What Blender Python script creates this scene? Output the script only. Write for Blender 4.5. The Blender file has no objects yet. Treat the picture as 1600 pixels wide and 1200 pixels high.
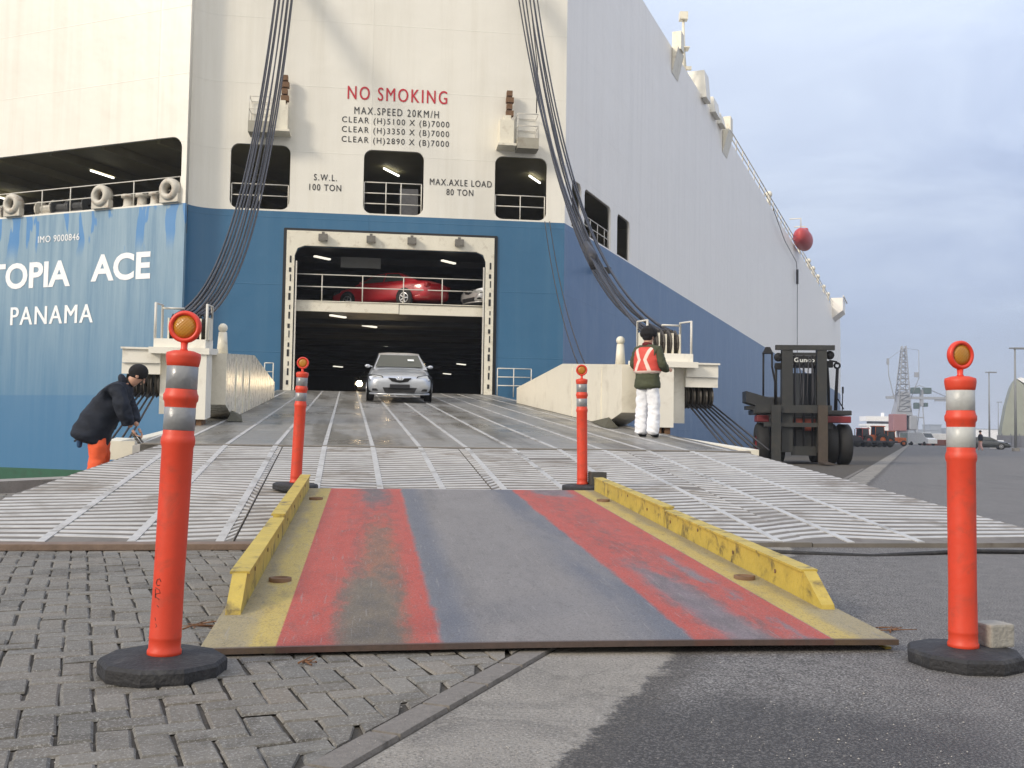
import bpy, bmesh, math, random
from mathutils import Vector, Matrix, noise as mnoise
random.seed(7)
SC = bpy.context.scene
COL = SC.collection
RAD = math.radians

# ---------------------------------------------------------------- camera
cd = bpy.data.cameras.new('camera'); cam = bpy.data.objects.new('camera', cd); COL.objects.link(cam)
cd.sensor_width = 36.0; cd.lens = 35.3; cd.clip_start = 0.05; cd.clip_end = 6000
cam.matrix_world = Matrix.Translation((0, 0, 0.86)) @ Matrix.Rotation(RAD(90 + 2.84), 4, 'X') @ Matrix.Rotation(RAD(0.9), 4, 'Z')
SC.camera = cam

# ---------------------------------------------------------------- light: thin overcast, weak low sun from behind-left
to_sun = Vector((-0.70, -0.56, 0.46)).normalized()
sd = bpy.data.lights.new('sun', 'SUN'); sun = bpy.data.objects.new('sun', sd); COL.objects.link(sun)
sd.energy = 2.6; sd.angle = RAD(13); sd.color = (1.0, 0.885, 0.73)
sun.rotation_euler = to_sun.to_track_quat('Z', 'Y').to_euler()
SC.view_settings.view_transform = 'Standard'; SC.view_settings.look = 'None'
SC.view_settings.exposure = 0.0; SC.view_settings.gamma = 1.0

W = bpy.data.worlds.new('World'); SC.world = W; W.use_nodes = True
def build_world():
    nt = W.node_tree; nt.nodes.clear(); N = nt.nodes.new; L = nt.links.new
    out = N('ShaderNodeOutputWorld'); bg = N('ShaderNodeBackground'); L(bg.outputs[0], out.inputs[0])
    sky = N('ShaderNodeTexSky'); sky.sky_type = 'NISHITA'; sky.sun_disc = False
    sky.sun_elevation = math.asin(to_sun.z); sky.sun_rotation = math.atan2(to_sun.x, to_sun.y)
    sc = N('ShaderNodeVectorMath'); sc.operation = 'SCALE'; sc.inputs['Scale'].default_value = 0.10; L(sky.outputs[0], sc.inputs[0])
    tc = N('ShaderNodeTexCoord')
    sep = N('ShaderNodeSeparateXYZ'); L(tc.outputs['Generated'], sep.inputs[0])
    mp = N('ShaderNodeMapping'); mp.inputs['Scale'].default_value = (1.0, 1.0, 3.2); mp.inputs['Rotation'].default_value = (0.10, 0.16, 0.4)
    L(tc.outputs['Generated'], mp.inputs[0])
    n1 = N('ShaderNodeTexNoise'); n1.inputs['Scale'].default_value = 2.6; n1.inputs['Detail'].default_value = 6; n1.inputs['Roughness'].default_value = 0.6
    n1.inputs['Distortion'].default_value = 0.5
    L(mp.outputs[0], n1.inputs[0])
    r1 = N('ShaderNodeValToRGB'); L(n1.outputs['Fac'], r1.inputs[0])
    e = r1.color_ramp.elements
    e[0].position = 0.38; e[0].color = (0.385, 0.475, 0.72, 1)
    e[1].position = 0.63; e[1].color = (0.66, 0.76, 0.98, 1)
    m = e.new(0.5); m.color = (0.49, 0.59, 0.84, 1)
    # cloud deck is brighter towards the zenith and towards the veiled sun behind the viewer
    gz = N('ShaderNodeMapRange'); gz.inputs['From Min'].default_value = 0.22; gz.inputs['From Max'].default_value = 0.75
    gz.inputs['To Min'].default_value = 1.0; gz.inputs['To Max'].default_value = 1.75; L(sep.outputs[2], gz.inputs[0])
    gy = N('ShaderNodeMapRange'); gy.inputs['From Min'].default_value = 0.45; gy.inputs['From Max'].default_value = -0.7
    gy.inputs['To Min'].default_value = 1.0; gy.inputs['To Max'].default_value = 1.8; L(sep.outputs[1], gy.inputs[0])
    mu = N('ShaderNodeMath'); mu.operation = 'MULTIPLY'; L(gz.outputs[0], mu.inputs[0]); L(gy.outputs[0], mu.inputs[1])
    # pale band low over the horizon
    hz = N('ShaderNodeMapRange'); hz.inputs['From Min'].default_value = 0.0; hz.inputs['From Max'].default_value = 0.26
    hz.inputs['To Min'].default_value = 0.75; hz.inputs['To Max'].default_value = 0.0; L(sep.outputs[2], hz.inputs[0])
    mh = N('ShaderNodeMixRGB'); mh.inputs[2].default_value = (0.53, 0.59, 0.72, 1); L(hz.outputs[0], mh.inputs[0]); L(r1.outputs[0], mh.inputs[1])
    # bright opening in the cloud beside the ship
    dt = N('ShaderNodeVectorMath'); dt.operation = 'DOT_PRODUCT'; dt.inputs[1].default_value = Vector((0.20, 0.86, 0.46)).normalized()
    L(tc.outputs['Generated'], dt.inputs[0])
    mb = N('ShaderNodeMapRange'); mb.inputs['From Min'].default_value = 0.93; mb.inputs['From Max'].default_value = 1.0
    mb.inputs['To Min'].default_value = 0.0; mb.inputs['To Max'].default_value = 0.75; L(dt.outputs['Value'], mb.inputs[0])
    mg = N('ShaderNodeMixRGB'); mg.inputs[2].default_value = (0.80, 0.88, 1.0, 1); L(mb.outputs[0], mg.inputs[0]); L(mh.outputs[0], mg.inputs[1])
    # the lit side of the cloud, behind and above the viewer, is a neutral warm white
    wf = N('ShaderNodeMapRange'); wf.inputs['From Min'].default_value = 0.35; wf.inputs['From Max'].default_value = -0.4
    wf.inputs['To Min'].default_value = 0.0; wf.inputs['To Max'].default_value = 0.9; L(sep.outputs[1], wf.inputs[0])
    mw = N('ShaderNodeMixRGB'); mw.inputs[2].default_value = (0.60, 0.57, 0.52, 1); L(wf.outputs[0], mw.inputs[0]); L(mg.outputs[0], mw.inputs[1]); mg = mw
    s2 = N('ShaderNodeVectorMath'); s2.operation = 'SCALE'; L(mg.outputs[0], s2.inputs[0]); L(mu.outputs[0], s2.inputs['Scale'])
    mx = N('ShaderNodeMixRGB'); mx.inputs[0].default_value = 0.86; L(sc.outputs[0], mx.inputs[1]); L(s2.outputs[0], mx.inputs[2])
    L(mx.outputs[0], bg.inputs[0]); bg.inputs[1].default_value = 1.0
build_world()

# ---------------------------------------------------------------- materials
class NT:
    def __init__(s, name):
        s.m = bpy.data.materials.new(name); s.m.use_nodes = True
        s.t = s.m.node_tree; s.b = s.t.nodes['Principled BSDF']; s.out = s.t.nodes['Material Output']
    def n(s, typ, **kw):
        x = s.t.nodes.new(typ)
        for k, v in kw.items(): setattr(x, k, v)
        return x
    def l(s, a, b): s.t.links.new(a, b)
    def math(s, op, a, b=None, clamp=False):
        x = s.n('ShaderNodeMath', operation=op, use_clamp=clamp)
        for i, v in enumerate((a, b)):
            if v is None: continue
            if isinstance(v, (int, float)): x.inputs[i].default_value = v
            else: s.l(v, x.inputs[i])
        return x.outputs[0]
    def mix(s, f, a, b, mode='MIX'):
        x = s.n('ShaderNodeMixRGB', blend_type=mode)
        for i, v in enumerate((f, a, b)):
            if isinstance(v, (int, float)): x.inputs[i].default_value = v
            elif isinstance(v, tuple): x.inputs[i].default_value = v if len(v) == 4 else (*v, 1)
            else: s.l(v, x.inputs[i])
        return x.outputs[0]
    def noise(s, vec, scale, detail=3, rough=0.5, dist=0.0):
        x = s.n('ShaderNodeTexNoise'); x.inputs['Scale'].default_value = scale; x.inputs['Detail'].default_value = detail
        x.inputs['Roughness'].default_value = rough; x.inputs['Distortion'].default_value = dist
        s.l(vec, x.inputs['Vector']); return x.outputs['Fac']
    def mapping(s, vec, scale=(1, 1, 1), rot=(0, 0, 0), loc=(0, 0, 0)):
        x = s.n('ShaderNodeMapping'); x.inputs['Scale'].default_value = scale; x.inputs['Rotation'].default_value = rot
        x.inputs['Location'].default_value = loc; s.l(vec, x.inputs[0]); return x.outputs[0]
    def step(s, v, a, b, lo=0.0, hi=1.0):
        x = s.n('ShaderNodeMapRange'); x.interpolation_type = 'SMOOTHSTEP'
        x.inputs['From Min'].default_value = a; x.inputs['From Max'].default_value = b
        x.inputs['To Min'].default_value = lo; x.inputs['To Max'].default_value = hi
        s.l(v, x.inputs[0]); return x.outputs[0]
    def bump(s, h, strength, dist=0.01):
        x = s.n('ShaderNodeBump'); x.inputs['Strength'].default_value = strength; x.inputs['Distance'].default_value = dist
        s.l(h, x.inputs['Height']); s.l(x.outputs[0], s.b.inputs['Normal']); return x
    def obj(s): return s.n('ShaderNodeTexCoord').outputs['Object']
    def pos(s): return s.n('ShaderNodeNewGeometry').outputs['Position']
    def xyz(s, v):
        x = s.n('ShaderNodeSeparateXYZ'); s.l(v, x.inputs[0]); return x.outputs
    def fin(s, color=None, rough=None, metal=None):
        for key, v in (('Base Color', color), ('Roughness', rough), ('Metallic', metal)):
            if v is None: continue
            if isinstance(v, (int, float)): s.b.inputs[key].default_value = v
            elif isinstance(v, tuple): s.b.inputs[key].default_value = (*v, 1)
            else: s.l(v, s.b.inputs[key])
        return s.m

def M(name, c, rough=0.5, metal=0.0, var=0.18, scale=4.0, dirt=None, dirtamt=0.35, dscale=3.0, bump=0.0, bscale=60.0, world=False):
    t = NT(name); co = t.pos() if world else t.obj()
    f = t.noise(co, scale, 5, 0.6)
    lo = tuple(x * (1 - var) for x in c); hi = tuple(min(0.95, x * (1 + var)) for x in c)
    col = t.mix(f, lo, hi)
    if dirt:
        g = t.step(t.noise(co, dscale, 6, 0.65, 0.4), 0.5, 0.72, 0, dirtamt)
        col = t.mix(g, col, dirt)
    if bump: t.bump(t.noise(co, bscale, 3), bump, 0.01)
    r = t.math('ADD', t.math('MULTIPLY', t.noise(co, scale * 2.3, 3), 0.2), rough - 0.1)
    return t.fin(col, r, metal)

def glow(name, c, s):
    t = NT(name); t.b.inputs['Base Color'].default_value = (*c, 1)
    t.b.inputs['Emission Color'].default_value = (*c, 1); t.b.inputs['Emission Strength'].default_value = s
    return t.m

# ---------------------------------------------------------------- mesh helpers
class MB:
    def __init__(s): s.v = []; s.f = []; s.sm = []
    def add(s, vs, fs, smooth=False):
        o = len(s.v); s.v += [Vector(v) for v in vs]
        s.f += [tuple(i + o for i in f) for f in fs]; s.sm += [smooth] * len(fs); return s
    def box(s, c, d, rot=None, bev=0.0):
        hx, hy, hz = d[0] / 2, d[1] / 2, d[2] / 2; c = Vector(c)
        if bev > 0:
            bm = bmesh.new(); bmesh.ops.create_cube(bm, size=1.0)
            for v in bm.verts: v.co = Vector((v.co.x * d[0], v.co.y * d[1], v.co.z * d[2]))
            bmesh.ops.bevel(bm, geom=list(bm.edges), offset=min(bev, min(d) * 0.45), segments=2, profile=0.6, affect='EDGES')
            bm.verts.index_update()
            vs = [v.co.copy() for v in bm.verts]; fs = [[x.index for x in f.verts] for f in bm.faces]; bm.free()
        else:
            vs = [Vector((x, y, z)) for x in (-hx, hx) for y in (-hy, hy) for z in (-hz, hz)]
            fs = [(0, 1, 3, 2), (4, 6, 7, 5), (0, 4, 5, 1), (2, 3, 7, 6), (0, 2, 6, 4), (1, 5, 7, 3)]
        if rot is not None: vs = [rot @ v for v in vs]
        return s.add([v + c for v in vs], fs)
    def hexa(s, p):   # 8 points: bottom 4 ccw, top 4 ccw
        return s.add(p, [(3, 2, 1, 0), (4, 5, 6, 7), (0, 1, 5, 4), (1, 2, 6, 5), (2, 3, 7, 6), (3, 0, 4, 7)])
    def tube(s, pts, r, n=8, cap=True, smooth=True):
        pts = [Vector(p) for p in pts]; rs = r if isinstance(r, (list, tuple)) else [r] * len(pts)
        d0 = (pts[1] - pts[0]).normalized(); ref = Vector((0, 0, 1)) if abs(d0.z) < 0.9 else Vector((1, 0, 0))
        vs = []; k = len(pts)
        for i, p in enumerate(pts):
            d = (pts[min(i + 1, k - 1)] - pts[max(i - 1, 0)]).normalized()
            a = d.cross(ref)
            if a.length < 1e-4: a = d.orthogonal()
            a.normalize(); b = a.cross(d).normalized(); ref = b
            for j in range(n):
                w = 2 * math.pi * j / n; vs.append(p + (a * math.cos(w) + b * math.sin(w)) * rs[i])
        fs = [(i * n + j, i * n + (j + 1) % n, (i + 1) * n + (j + 1) % n, (i + 1) * n + j) for i in range(k - 1) for j in range(n)]
        s.add(vs, fs, smooth)
        if cap: s.add(vs[:n], [tuple(range(n))[::-1]]); s.add(vs[-n:], [tuple(range(n))])
        return s
    def lathe(s, prof, n=24, c=(0, 0, 0), axis='Z', smooth=True):
        c = Vector(c); vs = []
        for r, h in prof:
            for j in range(n):
                w = 2 * math.pi * j / n; x, y = r * math.cos(w), r * math.sin(w)
                vs.append(c + (Vector((x, y, h)) if axis == 'Z' else Vector((x, h, y)) if axis == 'Y' else Vector((h, x, y))))
        k = len(prof)
        fs = [(i * n + j, i * n + (j + 1) % n, (i + 1) * n + (j + 1) % n, (i + 1) * n + j) for i in range(k - 1) for j in range(n)]
        if axis == 'Y': fs = [f[::-1] for f in fs]
        return s.add(vs, fs, smooth)
    def prism(s, poly, ext):   # polygon (3d points) swept by a vector
        e = Vector(ext); n = len(poly); p = [Vector(q) for q in poly]
        return s.add(p + [q + e for q in p], [tuple(range(n))[::-1], tuple(range(n, 2 * n))] + [(i, (i + 1) % n, n + (i + 1) % n, n + i) for i in range(n)])
    def ball(s, c, r, n=12, m=8):
        rx, ry, rz = r if isinstance(r, (tuple, list)) else (r, r, r)
        vs = []; 
        for i in range(m + 1):
            t = math.pi * i / m
            for j in range(n):
                w = 2 * math.pi * j / n
                vs.append(Vector(c) + Vector((rx * math.sin(t) * math.cos(w), ry * math.sin(t) * math.sin(w), rz * math.cos(t))))
        return s.add(vs, [(i * n + j, (i + 1) * n + j, (i + 1) * n + (j + 1) % n, i * n + (j + 1) % n) for i in range(m) for j in range(n)], True)
    def make(s, name, mat, parent=None, xf=None, fix=True):
        me = bpy.data.meshes.new(name)
        vs = [xf @ v for v in s.v] if xf is not None else s.v
        me.from_pydata([tuple(v) for v in vs], [], s.f); me.update()
        me.polygons.foreach_set('use_smooth', s.sm)
        if fix:
            bm = bmesh.new(); bm.from_mesh(me); bmesh.ops.remove_doubles(bm, verts=bm.verts, dist=1e-5)
            bmesh.ops.recalc_face_normals(bm, faces=bm.faces); bm.to_mesh(me); bm.free()
        return link(name, me, mat, parent)

def link(name, me, mat, parent=None):
    me.materials.clear(); me.materials.append(mat)
    o = bpy.data.objects.new(name, me); COL.objects.link(o)
    if parent is not None:
        o.parent = parent
        r = parent
        while r.parent: r = r.parent
        if parent is r: o.matrix_parent_inverse = Matrix.Translation(-r.location)
    return o

def tag(o, label=None, cat=None, group=None, kind=None):
    if label: o['label'] = label
    if cat: o['category'] = cat
    if group: o['group'] = group
    if kind: o['kind'] = kind
    return o
def thing(name, label, cat, loc=(0, 0, 0), rz=0.0, group=None):
    o = bpy.data.objects.new(name, None); COL.objects.link(o); o.empty_display_size = 0.2
    o.location = loc; o.rotation_euler = (0, 0, rz); return tag(o, label, cat, group)
def copy_thing(root, loc, rz, label, group=None):
    r = root.copy(); COL.objects.link(r); r.location = loc; r.rotation_euler = (0, 0, rz); r['label'] = label
    if group: r['group'] = group
    for ch in list(root.children):
        c = ch.copy(); COL.objects.link(c); c.parent = r
        for g in list(ch.children):
            d = g.copy(); COL.objects.link(d); d.parent = c
    return r

def rrect(x0, z0, x1, z1, r, n=6, corners=(1, 1, 1, 1)):
    pts = []
    for (cx, cz, a0, on) in ((x1 - r, z0 + r, -90, corners[0]), (x1 - r, z1 - r, 0, corners[1]), (x0 + r, z1 - r, 90, corners[2]), (x0 + r, z0 + r, 180, corners[3])):
        if on:
            for i in range(n + 1):
                a = RAD(a0 + 90 * i / n); pts.append((cx + r * math.cos(a), cz + r * math.sin(a)))
        else:
            pts.append((cx + (r if a0 in (-90, 0) else -r), cz + (r if a0 in (0, 90) else -r)))
    return pts

def plate2d(name, outer, holes, thick, mat, parent, origin, xdir, ydir, back):
    """flat plate with holes; its front face lies in the plane, it extends 'thick' along back"""
    cu = bpy.data.curves.new(name, 'CURVE'); cu.dimensions = '2D'; cu.fill_mode = 'BOTH'; cu.extrude = thick / 2
    for poly in [outer] + list(holes):
        sp = cu.splines.new('POLY'); sp.points.add(len(poly) - 1); sp.use_cyclic_u = True
        for i, (x, y) in enumerate(poly): sp.points[i].co = (x, y, 0, 1)
    tmp = bpy.data.objects.new(name + '_tmp', cu); COL.objects.link(tmp)
    bpy.context.view_layer.update(); dg = bpy.context.evaluated_depsgraph_get()
    me = bpy.data.meshes.new_from_object(tmp.evaluated_get(dg)); bpy.data.objects.remove(tmp)
    O, X, Y, B = Vector(origin), Vector(xdir), Vector(ydir), Vector(back)
    for v in me.vertices:
        c = v.co.copy(); v.co = O + X * c.x + Y * c.y + B * (thick / 2 - c.z)
    bm = bmesh.new(); bm.from_mesh(me); bmesh.ops.remove_doubles(bm, verts=bm.verts, dist=1e-4)
    bmesh.ops.recalc_face_normals(bm, faces=bm.faces); bm.to_mesh(me); bm.free()
    return link(name, me, mat, parent)

def text_raw(s, bold=0.0, space=1.0):
    if 'M' in s: bold = 0.0      # thickening breaks the fill of this letter
    cu = bpy.data.curves.new('t', 'FONT'); cu.body = s; cu.size = 1.0; cu.offset = bold; cu.space_character = space; cu.resolution_u = 4
    tmp = bpy.data.objects.new('t_tmp', cu); COL.objects.link(tmp)
    bpy.context.view_layer.update(); dg = bpy.context.evaluated_depsgraph_get()
    me = bpy.data.meshes.new_from_object(tmp.evaluated_get(dg)); bpy.data.objects.remove(tmp); return me
def lettering(s, mat, parent, origin, xdir, ydir, out, x0, x1, y0, h, bold=0.0, space=1.0, ref=None, name='lettering'):
    """letters laid on a plane between x0 and x1, cap height h, baseline y0; ref = the part of s that spans x0..x1 (its end)"""
    me = text_raw(s, bold, space)
    xs = [v.co.x for v in me.vertices]; ys = [v.co.y for v in me.vertices]
    mnx, mxx, mny, mxy = min(xs), max(xs), min(ys), max(ys)
    w = mxx - mnx
    if ref:
        mr = text_raw(ref, bold, space); wr = max(v.co.x for v in mr.vertices) - min(v.co.x for v in mr.vertices); sx = (x1 - x0) / wr
    else: sx = (x1 - x0) / w
    hh = max(0.1, mxy - mny); sy = h / hh
    if 'M' in s and bold > 0:       # thicken the strokes with two shifted copies, each a hair prouder
        bm = bmesh.new(); bm.from_mesh(me)
        for k, dx in enumerate((-bold, bold)):
            m2 = me.copy()
            for v in m2.vertices: v.co.x += dx; v.co.z += 0.002 * (k + 1)
            bm.from_mesh(m2); bpy.data.meshes.remove(m2)
        bm.to_mesh(me); bm.free()
    O, X, Y, B = Vector(origin), Vector(xdir), Vector(ydir), Vector(out)
    for v in me.vertices:
        v.co = O + X * (x1 + (v.co.x - mxx) * sx) + Y * (y0 + (v.co.y - mny) * sy) + B * (0.012 + v.co.z)
    return link(name, me, mat, parent)

def skin(name, nodes, edges, mat, parent, sub=2, root=0):
    """nodes: list of (x,y,z,r) or (x,y,z,rx,ry)"""
    me = bpy.data.meshes.new(name); me.from_pydata([n[:3] for n in nodes], edges, []); me.update()
    o = bpy.data.objects.new(name, me); COL.objects.link(o)
    md = o.modifiers.new('skin', 'SKIN'); md.use_smooth_shade = True
    sv = me.skin_vertices[0].data
    for i, n in enumerate(nodes):
        sv[i].radius = (n[3], n[4] if len(n) > 4 else n[3]); sv[i].use_root = (i == root)
    if sub:
        ss = o.modifiers.new('sub', 'SUBSURF'); ss.levels = sub; ss.render_levels = sub
    bpy.context.view_layer.update(); dg = bpy.context.evaluated_depsgraph_get()
    m2 = bpy.data.meshes.new_from_object(o.evaluated_get(dg)); bpy.data.objects.remove(o)
    for p in m2.polygons: p.use_smooth = True
    m2.name = name
    if mat is None: return m2
    return link(name, m2, mat, parent)
def wrinkle(o, amp=0.010, f=(9, 9, 16), seed=0.0):
    """cloth folds: push the surface in and out along its normals"""
    me = o.data; nr = [v.normal.copy() for v in me.vertices]
    for v, n in zip(me.vertices, nr):
        p = Vector((v.co.x * f[0] + seed, v.co.y * f[1], v.co.z * f[2] + v.co.x * 5))
        a = mnoise.noise(p); b_ = mnoise.noise(p * 2.3 + Vector((3, 1, 7)))
        v.co += n * amp * ((1 - 2 * abs(a)) * 0.9 + b_ * 0.5 - 0.3)
    me.update(); return o
def join_meshes(name, meshes, mat, parent):
    bm = bmesh.new()
    for m in meshes: bm.from_mesh(m)
    me = bpy.data.meshes.new(name); bm.to_mesh(me); bm.free()
    for p in me.polygons: p.use_smooth = True
    return link(name, me, mat, parent)
def subsurf(mb, name, mat, parent, lv=2):
    me = bpy.data.meshes.new(name); me.from_pydata([tuple(v) for v in mb.v], [], mb.f); me.update()
    bm = bmesh.new(); bm.from_mesh(me); bmesh.ops.remove_doubles(bm, verts=bm.verts, dist=1e-5); bmesh.ops.recalc_face_normals(bm, faces=bm.faces); bm.to_mesh(me); bm.free()
    o = bpy.data.objects.new(name, me); COL.objects.link(o)
    md = o.modifiers.new('s', 'SUBSURF'); md.levels = lv
    bpy.context.view_layer.update(); dg = bpy.context.evaluated_depsgraph_get()
    m2 = bpy.data.meshes.new_from_object(o.evaluated_get(dg)); bpy.data.objects.remove(o); m2.name = name
    for p in m2.polygons: p.use_smooth = True
    return link(name, m2, mat, parent)
# ---------------------------------------------------------------- frames of reference
SA = Vector((0.3727, 0.9280, 0)); PA = Vector((0.9280, -0.3727, 0)); UPZ = Vector((0, 0, 1))   # ship's length, quay side
fa = RAD(7.0); FD = Vector((math.cos(fa), math.sin(fa), 0)); FB = Vector((-math.sin(fa), math.cos(fa), 0))   # slanted stern face
DC = Vector((-4.55, 36.6, 0))                                   # middle of the stern door
FL0, FR0 = -5.95, 6.48
CB = DC + FD * FR0; LF = DC + FD * FL0; CA = Vector((-11.6, 35.0, 0)); WT = -PA
ra = RAD(9.3); RU = Vector((-math.sin(ra), math.cos(ra), 0)); RV = Vector((math.cos(ra), math.sin(ra), 0))   # ramp axis
def Q(o, t, z=0.0): return CB + PA * o + SA * t + UPZ * z       # quay coordinates
def zr(s): return 2.30 - (2.30 - 0.66) * s / 23.9 if s <= 23.9 else 0.66 - (s - 23.9) * (0.62 / 5.5)
def R(s, v, h=0.0): return DC - RU * s + RV * v + UPZ * (zr(s) + h)

# ---------------------------------------------------------------- ground materials
def asphalt_nodes(t, p):
    big = t.noise(p, 0.35, 5, 0.6, 0.3); fine = t.noise(p, 120, 3, 0.75); mid = t.noise(p, 9, 6, 0.75)
    c = t.mix(big, (0.112, 0.104, 0.095), (0.185, 0.171, 0.157))
    c = t.mix(t.math('MULTIPLY', t.step(mid, 0.38, 0.62), 0.6), c, (0.074, 0.070, 0.067))
    c = t.mix(t.step(t.noise(t.mapping(p, (0.9, 0.25, 1), (0, 0, RAD(-22))), 1.0, 6, 0.7, 0.6), 0.52, 0.66, 0, 0.45), c, (0.060, 0.056, 0.052))
    c = t.mix(t.step(fine, 0.53, 0.60, 0, 0.80), c, (0.33, 0.32, 0.305))
    c = t.mix(t.step(fine, 0.47, 0.41, 0, 0.85), c, (0.030, 0.029, 0.028))
    # damp oily patch beside the concrete strip
    d = t.n('ShaderNodeVectorMath', operation='DISTANCE'); t.l(t.mapping(p, (1.0, 2.0, 0)), d.inputs[0]); d.inputs[1].default_value = (0.62, 5.75, 0)
    wob = t.math('ADD', d.outputs['Value'], t.math('MULTIPLY', t.math('SUBTRACT', t.noise(p, 4.5, 7, 0.72), 0.5), 1.5))
    wet = t.step(wob, 1.25, 0.55, 0, 0.88)
    c = t.mix(wet, c, t.mix(t.step(fine, 0.50, 0.58), (0.028, 0.025, 0.022), (0.10, 0.092, 0.083)))
    h = t.math('ADD', fine, t.math('MULTIPLY', mid, 0.6))
    r = t.math('SUBTRACT', t.math('ADD', t.math('MULTIPLY', mid, 0.2), 0.74), t.math('MULTIPLY', wet, 0.22))
    return c, h, r
def mat_asphalt():
    t = NT('asphalt'); p = t.pos(); c, h, r = asphalt_nodes(t, p); t.bump(h, 0.6, 0.006); return t.fin(c, r)
def mat_strip():
    """old concrete strip whose right edge crumbles into the asphalt"""
    t = NT('crumbling_concrete'); p = t.pos(); c, h, r = asphalt_nodes(t, p)
    k = t.mix(t.noise(p, 5, 6, 0.65), (0.18, 0.163, 0.138), (0.33, 0.305, 0.262))
    k = t.mix(t.step(t.noise(p, 1.3, 6, 0.65, 0.5), 0.48, 0.66, 0, 0.55), k, (0.13, 0.120, 0.105))
    f = t.noise(p, 100, 3, 0.75)
    k = t.mix(t.step(t.noise(t.mapping(p, (2.2, 2.2, 1), (0, 0, .4)), 1.0, 7, 0.75, 0.8), 0.50, 0.62, 0, 0.5), k, (0.105, 0.096, 0.082))
    k = t.mix(t.step(f, 0.55, 0.63, 0, 0.55), k, (0.40, 0.38, 0.34)); k = t.mix(t.step(f, 0.45, 0.39, 0, 0.7), k, (0.085, 0.078, 0.068))
    d = t.n('ShaderNodeVectorMath', operation='DOT_PRODUCT'); t.l(p, d.inputs[0]); d.inputs[1].default_value = PA
    o = t.math('SUBTRACT', d.outputs['Value'], CB.dot(PA))
    e = t.math('ADD', o, t.math('ADD', t.math('MULTIPLY', t.math('SUBTRACT', t.noise(p, 3.5, 6, 0.7), 0.5), 0.30), t.math('MULTIPLY', t.math('SUBTRACT', t.noise(p, 60, 3, 0.7), 0.5), 0.10)))
    m = t.step(e, 11.31, 11.35)
    dark = t.math('MULTIPLY', t.step(e, 11.27, 11.34), t.step(e, 11.50, 11.37))
    c = t.mix(t.math('MULTIPLY', dark, 0.70), c, t.mix(t.step(f, 0.5, 0.6), (0.034, 0.030, 0.025), (0.14, 0.125, 0.105)))
    t.bump(t.math('ADD', t.math('ADD', h, t.noise(p, 120, 4, 0.7)), t.math('MULTIPLY', t.math('SUBTRACT', 1.0, m), 2.5)), 0.6, 0.006)
    return t.fin(t.mix(m, k, c), t.math('MAXIMUM', r, 0.6))
def mat_paver():
    t = NT('concrete_pavers'); p = t.pos()
    a = t.n('ShaderNodeAttribute', attribute_name='tone')
    c = t.mix(t.noise(p, 55, 4, 0.7), (0.105, 0.097, 0.081), (0.205, 0.190, 0.162))
    c = t.mix(1.0, c, a.outputs['Color'], 'MULTIPLY')
    c = t.mix(t.step(t.noise(p, 2.2, 7, 0.75, 0.5), 0.48, 0.66, 0, 0.65), c, (0.060, 0.054, 0.044))
    c = t.mix(t.step(t.noise(p, 120, 3, 0.75), 0.54, 0.62, 0, 0.55), c, (0.36, 0.35, 0.33))
    t.bump(t.math('ADD', t.noise(p, 180, 3, 0.7), t.math('MULTIPLY', t.noise(p, 22, 4), 1.2)), 0.6, 0.006)
    return t.fin(c, 0.85)
def mat_concrete():
    t = NT('old_concrete'); p = t.pos()
    c = t.mix(t.noise(p, 5, 6, 0.65), (0.20, 0.188, 0.170), (0.36, 0.338, 0.305))
    c = t.mix(t.step(t.noise(p, 110, 3, 0.75), 0.56, 0.66, 0, 0.8), c, (0.09, 0.085, 0.08)); c = t.mix(t.step(t.noise(p, 70, 3, 0.7), 0.60, 0.70, 0, 0.6), c, (0.42, 0.40, 0.37))
    c = t.mix(t.step(t.noise(p, 1.3, 5, 0.6, 0.5), 0.55, 0.72, 0, 0.5), c, (0.11, 0.105, 0.095))
    t.bump(t.noise(p, 120, 4, 0.7), 0.6, 0.006)
    return t.fin(c, 0.9)
m_asph, m_pav, m_conc = mat_asphalt(), mat_paver(), mat_concrete()
m_bed = M('joint_dirt', (0.070, 0.060, 0.046), 0.95, var=0.5, scale=12, bump=0.5, bscale=90, world=True)
m_water = NT('harbour_water'); m_water.bump(m_water.noise(m_water.pos(), 1.5, 4), 0.3, 0.1); m_water = m_water.fin((0.02, 0.035, 0.04), 0.12)

# ---------------------------------------------------------------- ground
def sheet(name, pts, mat, kind='structure'):
    b = MB(); b.add(pts, [tuple(range(len(pts)))]); o = b.make(name, mat, fix=False)
    if o.data.polygons[0].normal.z < 0: o.data.flip_normals()
    return tag(o, kind=kind)
g = MB(); big = 1400
g.add([Q(1.1, -big), Q(big, -big), Q(big, big), Q(1.1, big)], [(0, 1, 2, 3)])
g.add([Q(1.1, -big), Q(1.1, big), Q(1.1, big, -6), Q(1.1, -big, -6)], [(0, 1, 2, 3)])
tag(g.make('quay_ground', m_asph, fix=False), kind='structure')
sheet('water', [Q(-big, -big, -3), Q(1.3, -big, -3), Q(1.3, big, -3), Q(-big, big, -3)], m_water)
sheet('paver_bed', [Q(1.6, -60, 0.010), Q(10.87, -60, 0.010), Q(10.87, 200, 0.010), Q(1.6, 200, 0.010)], m_bed)
# kerb along the water
b = MB(); b.box((0, 0, 0), (1, 1, 1))
k = MB()
for i in range(40):
    t0 = -60 + i * 6.0
    k.hexa([Q(1.02, t0, -0.6), Q(1.52, t0, -0.6), Q(1.52, t0 + 5.97, -0.6), Q(1.02, t0 + 5.97, -0.6), Q(1.02, t0, 0.16), Q(1.50, t0, 0.16), Q(1.50, t0 + 5.97, 0.16), Q(1.02, t0 + 5.97, 0.16)])
tag(k.make('quay_kerb', m_conc), kind='structure')
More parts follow.
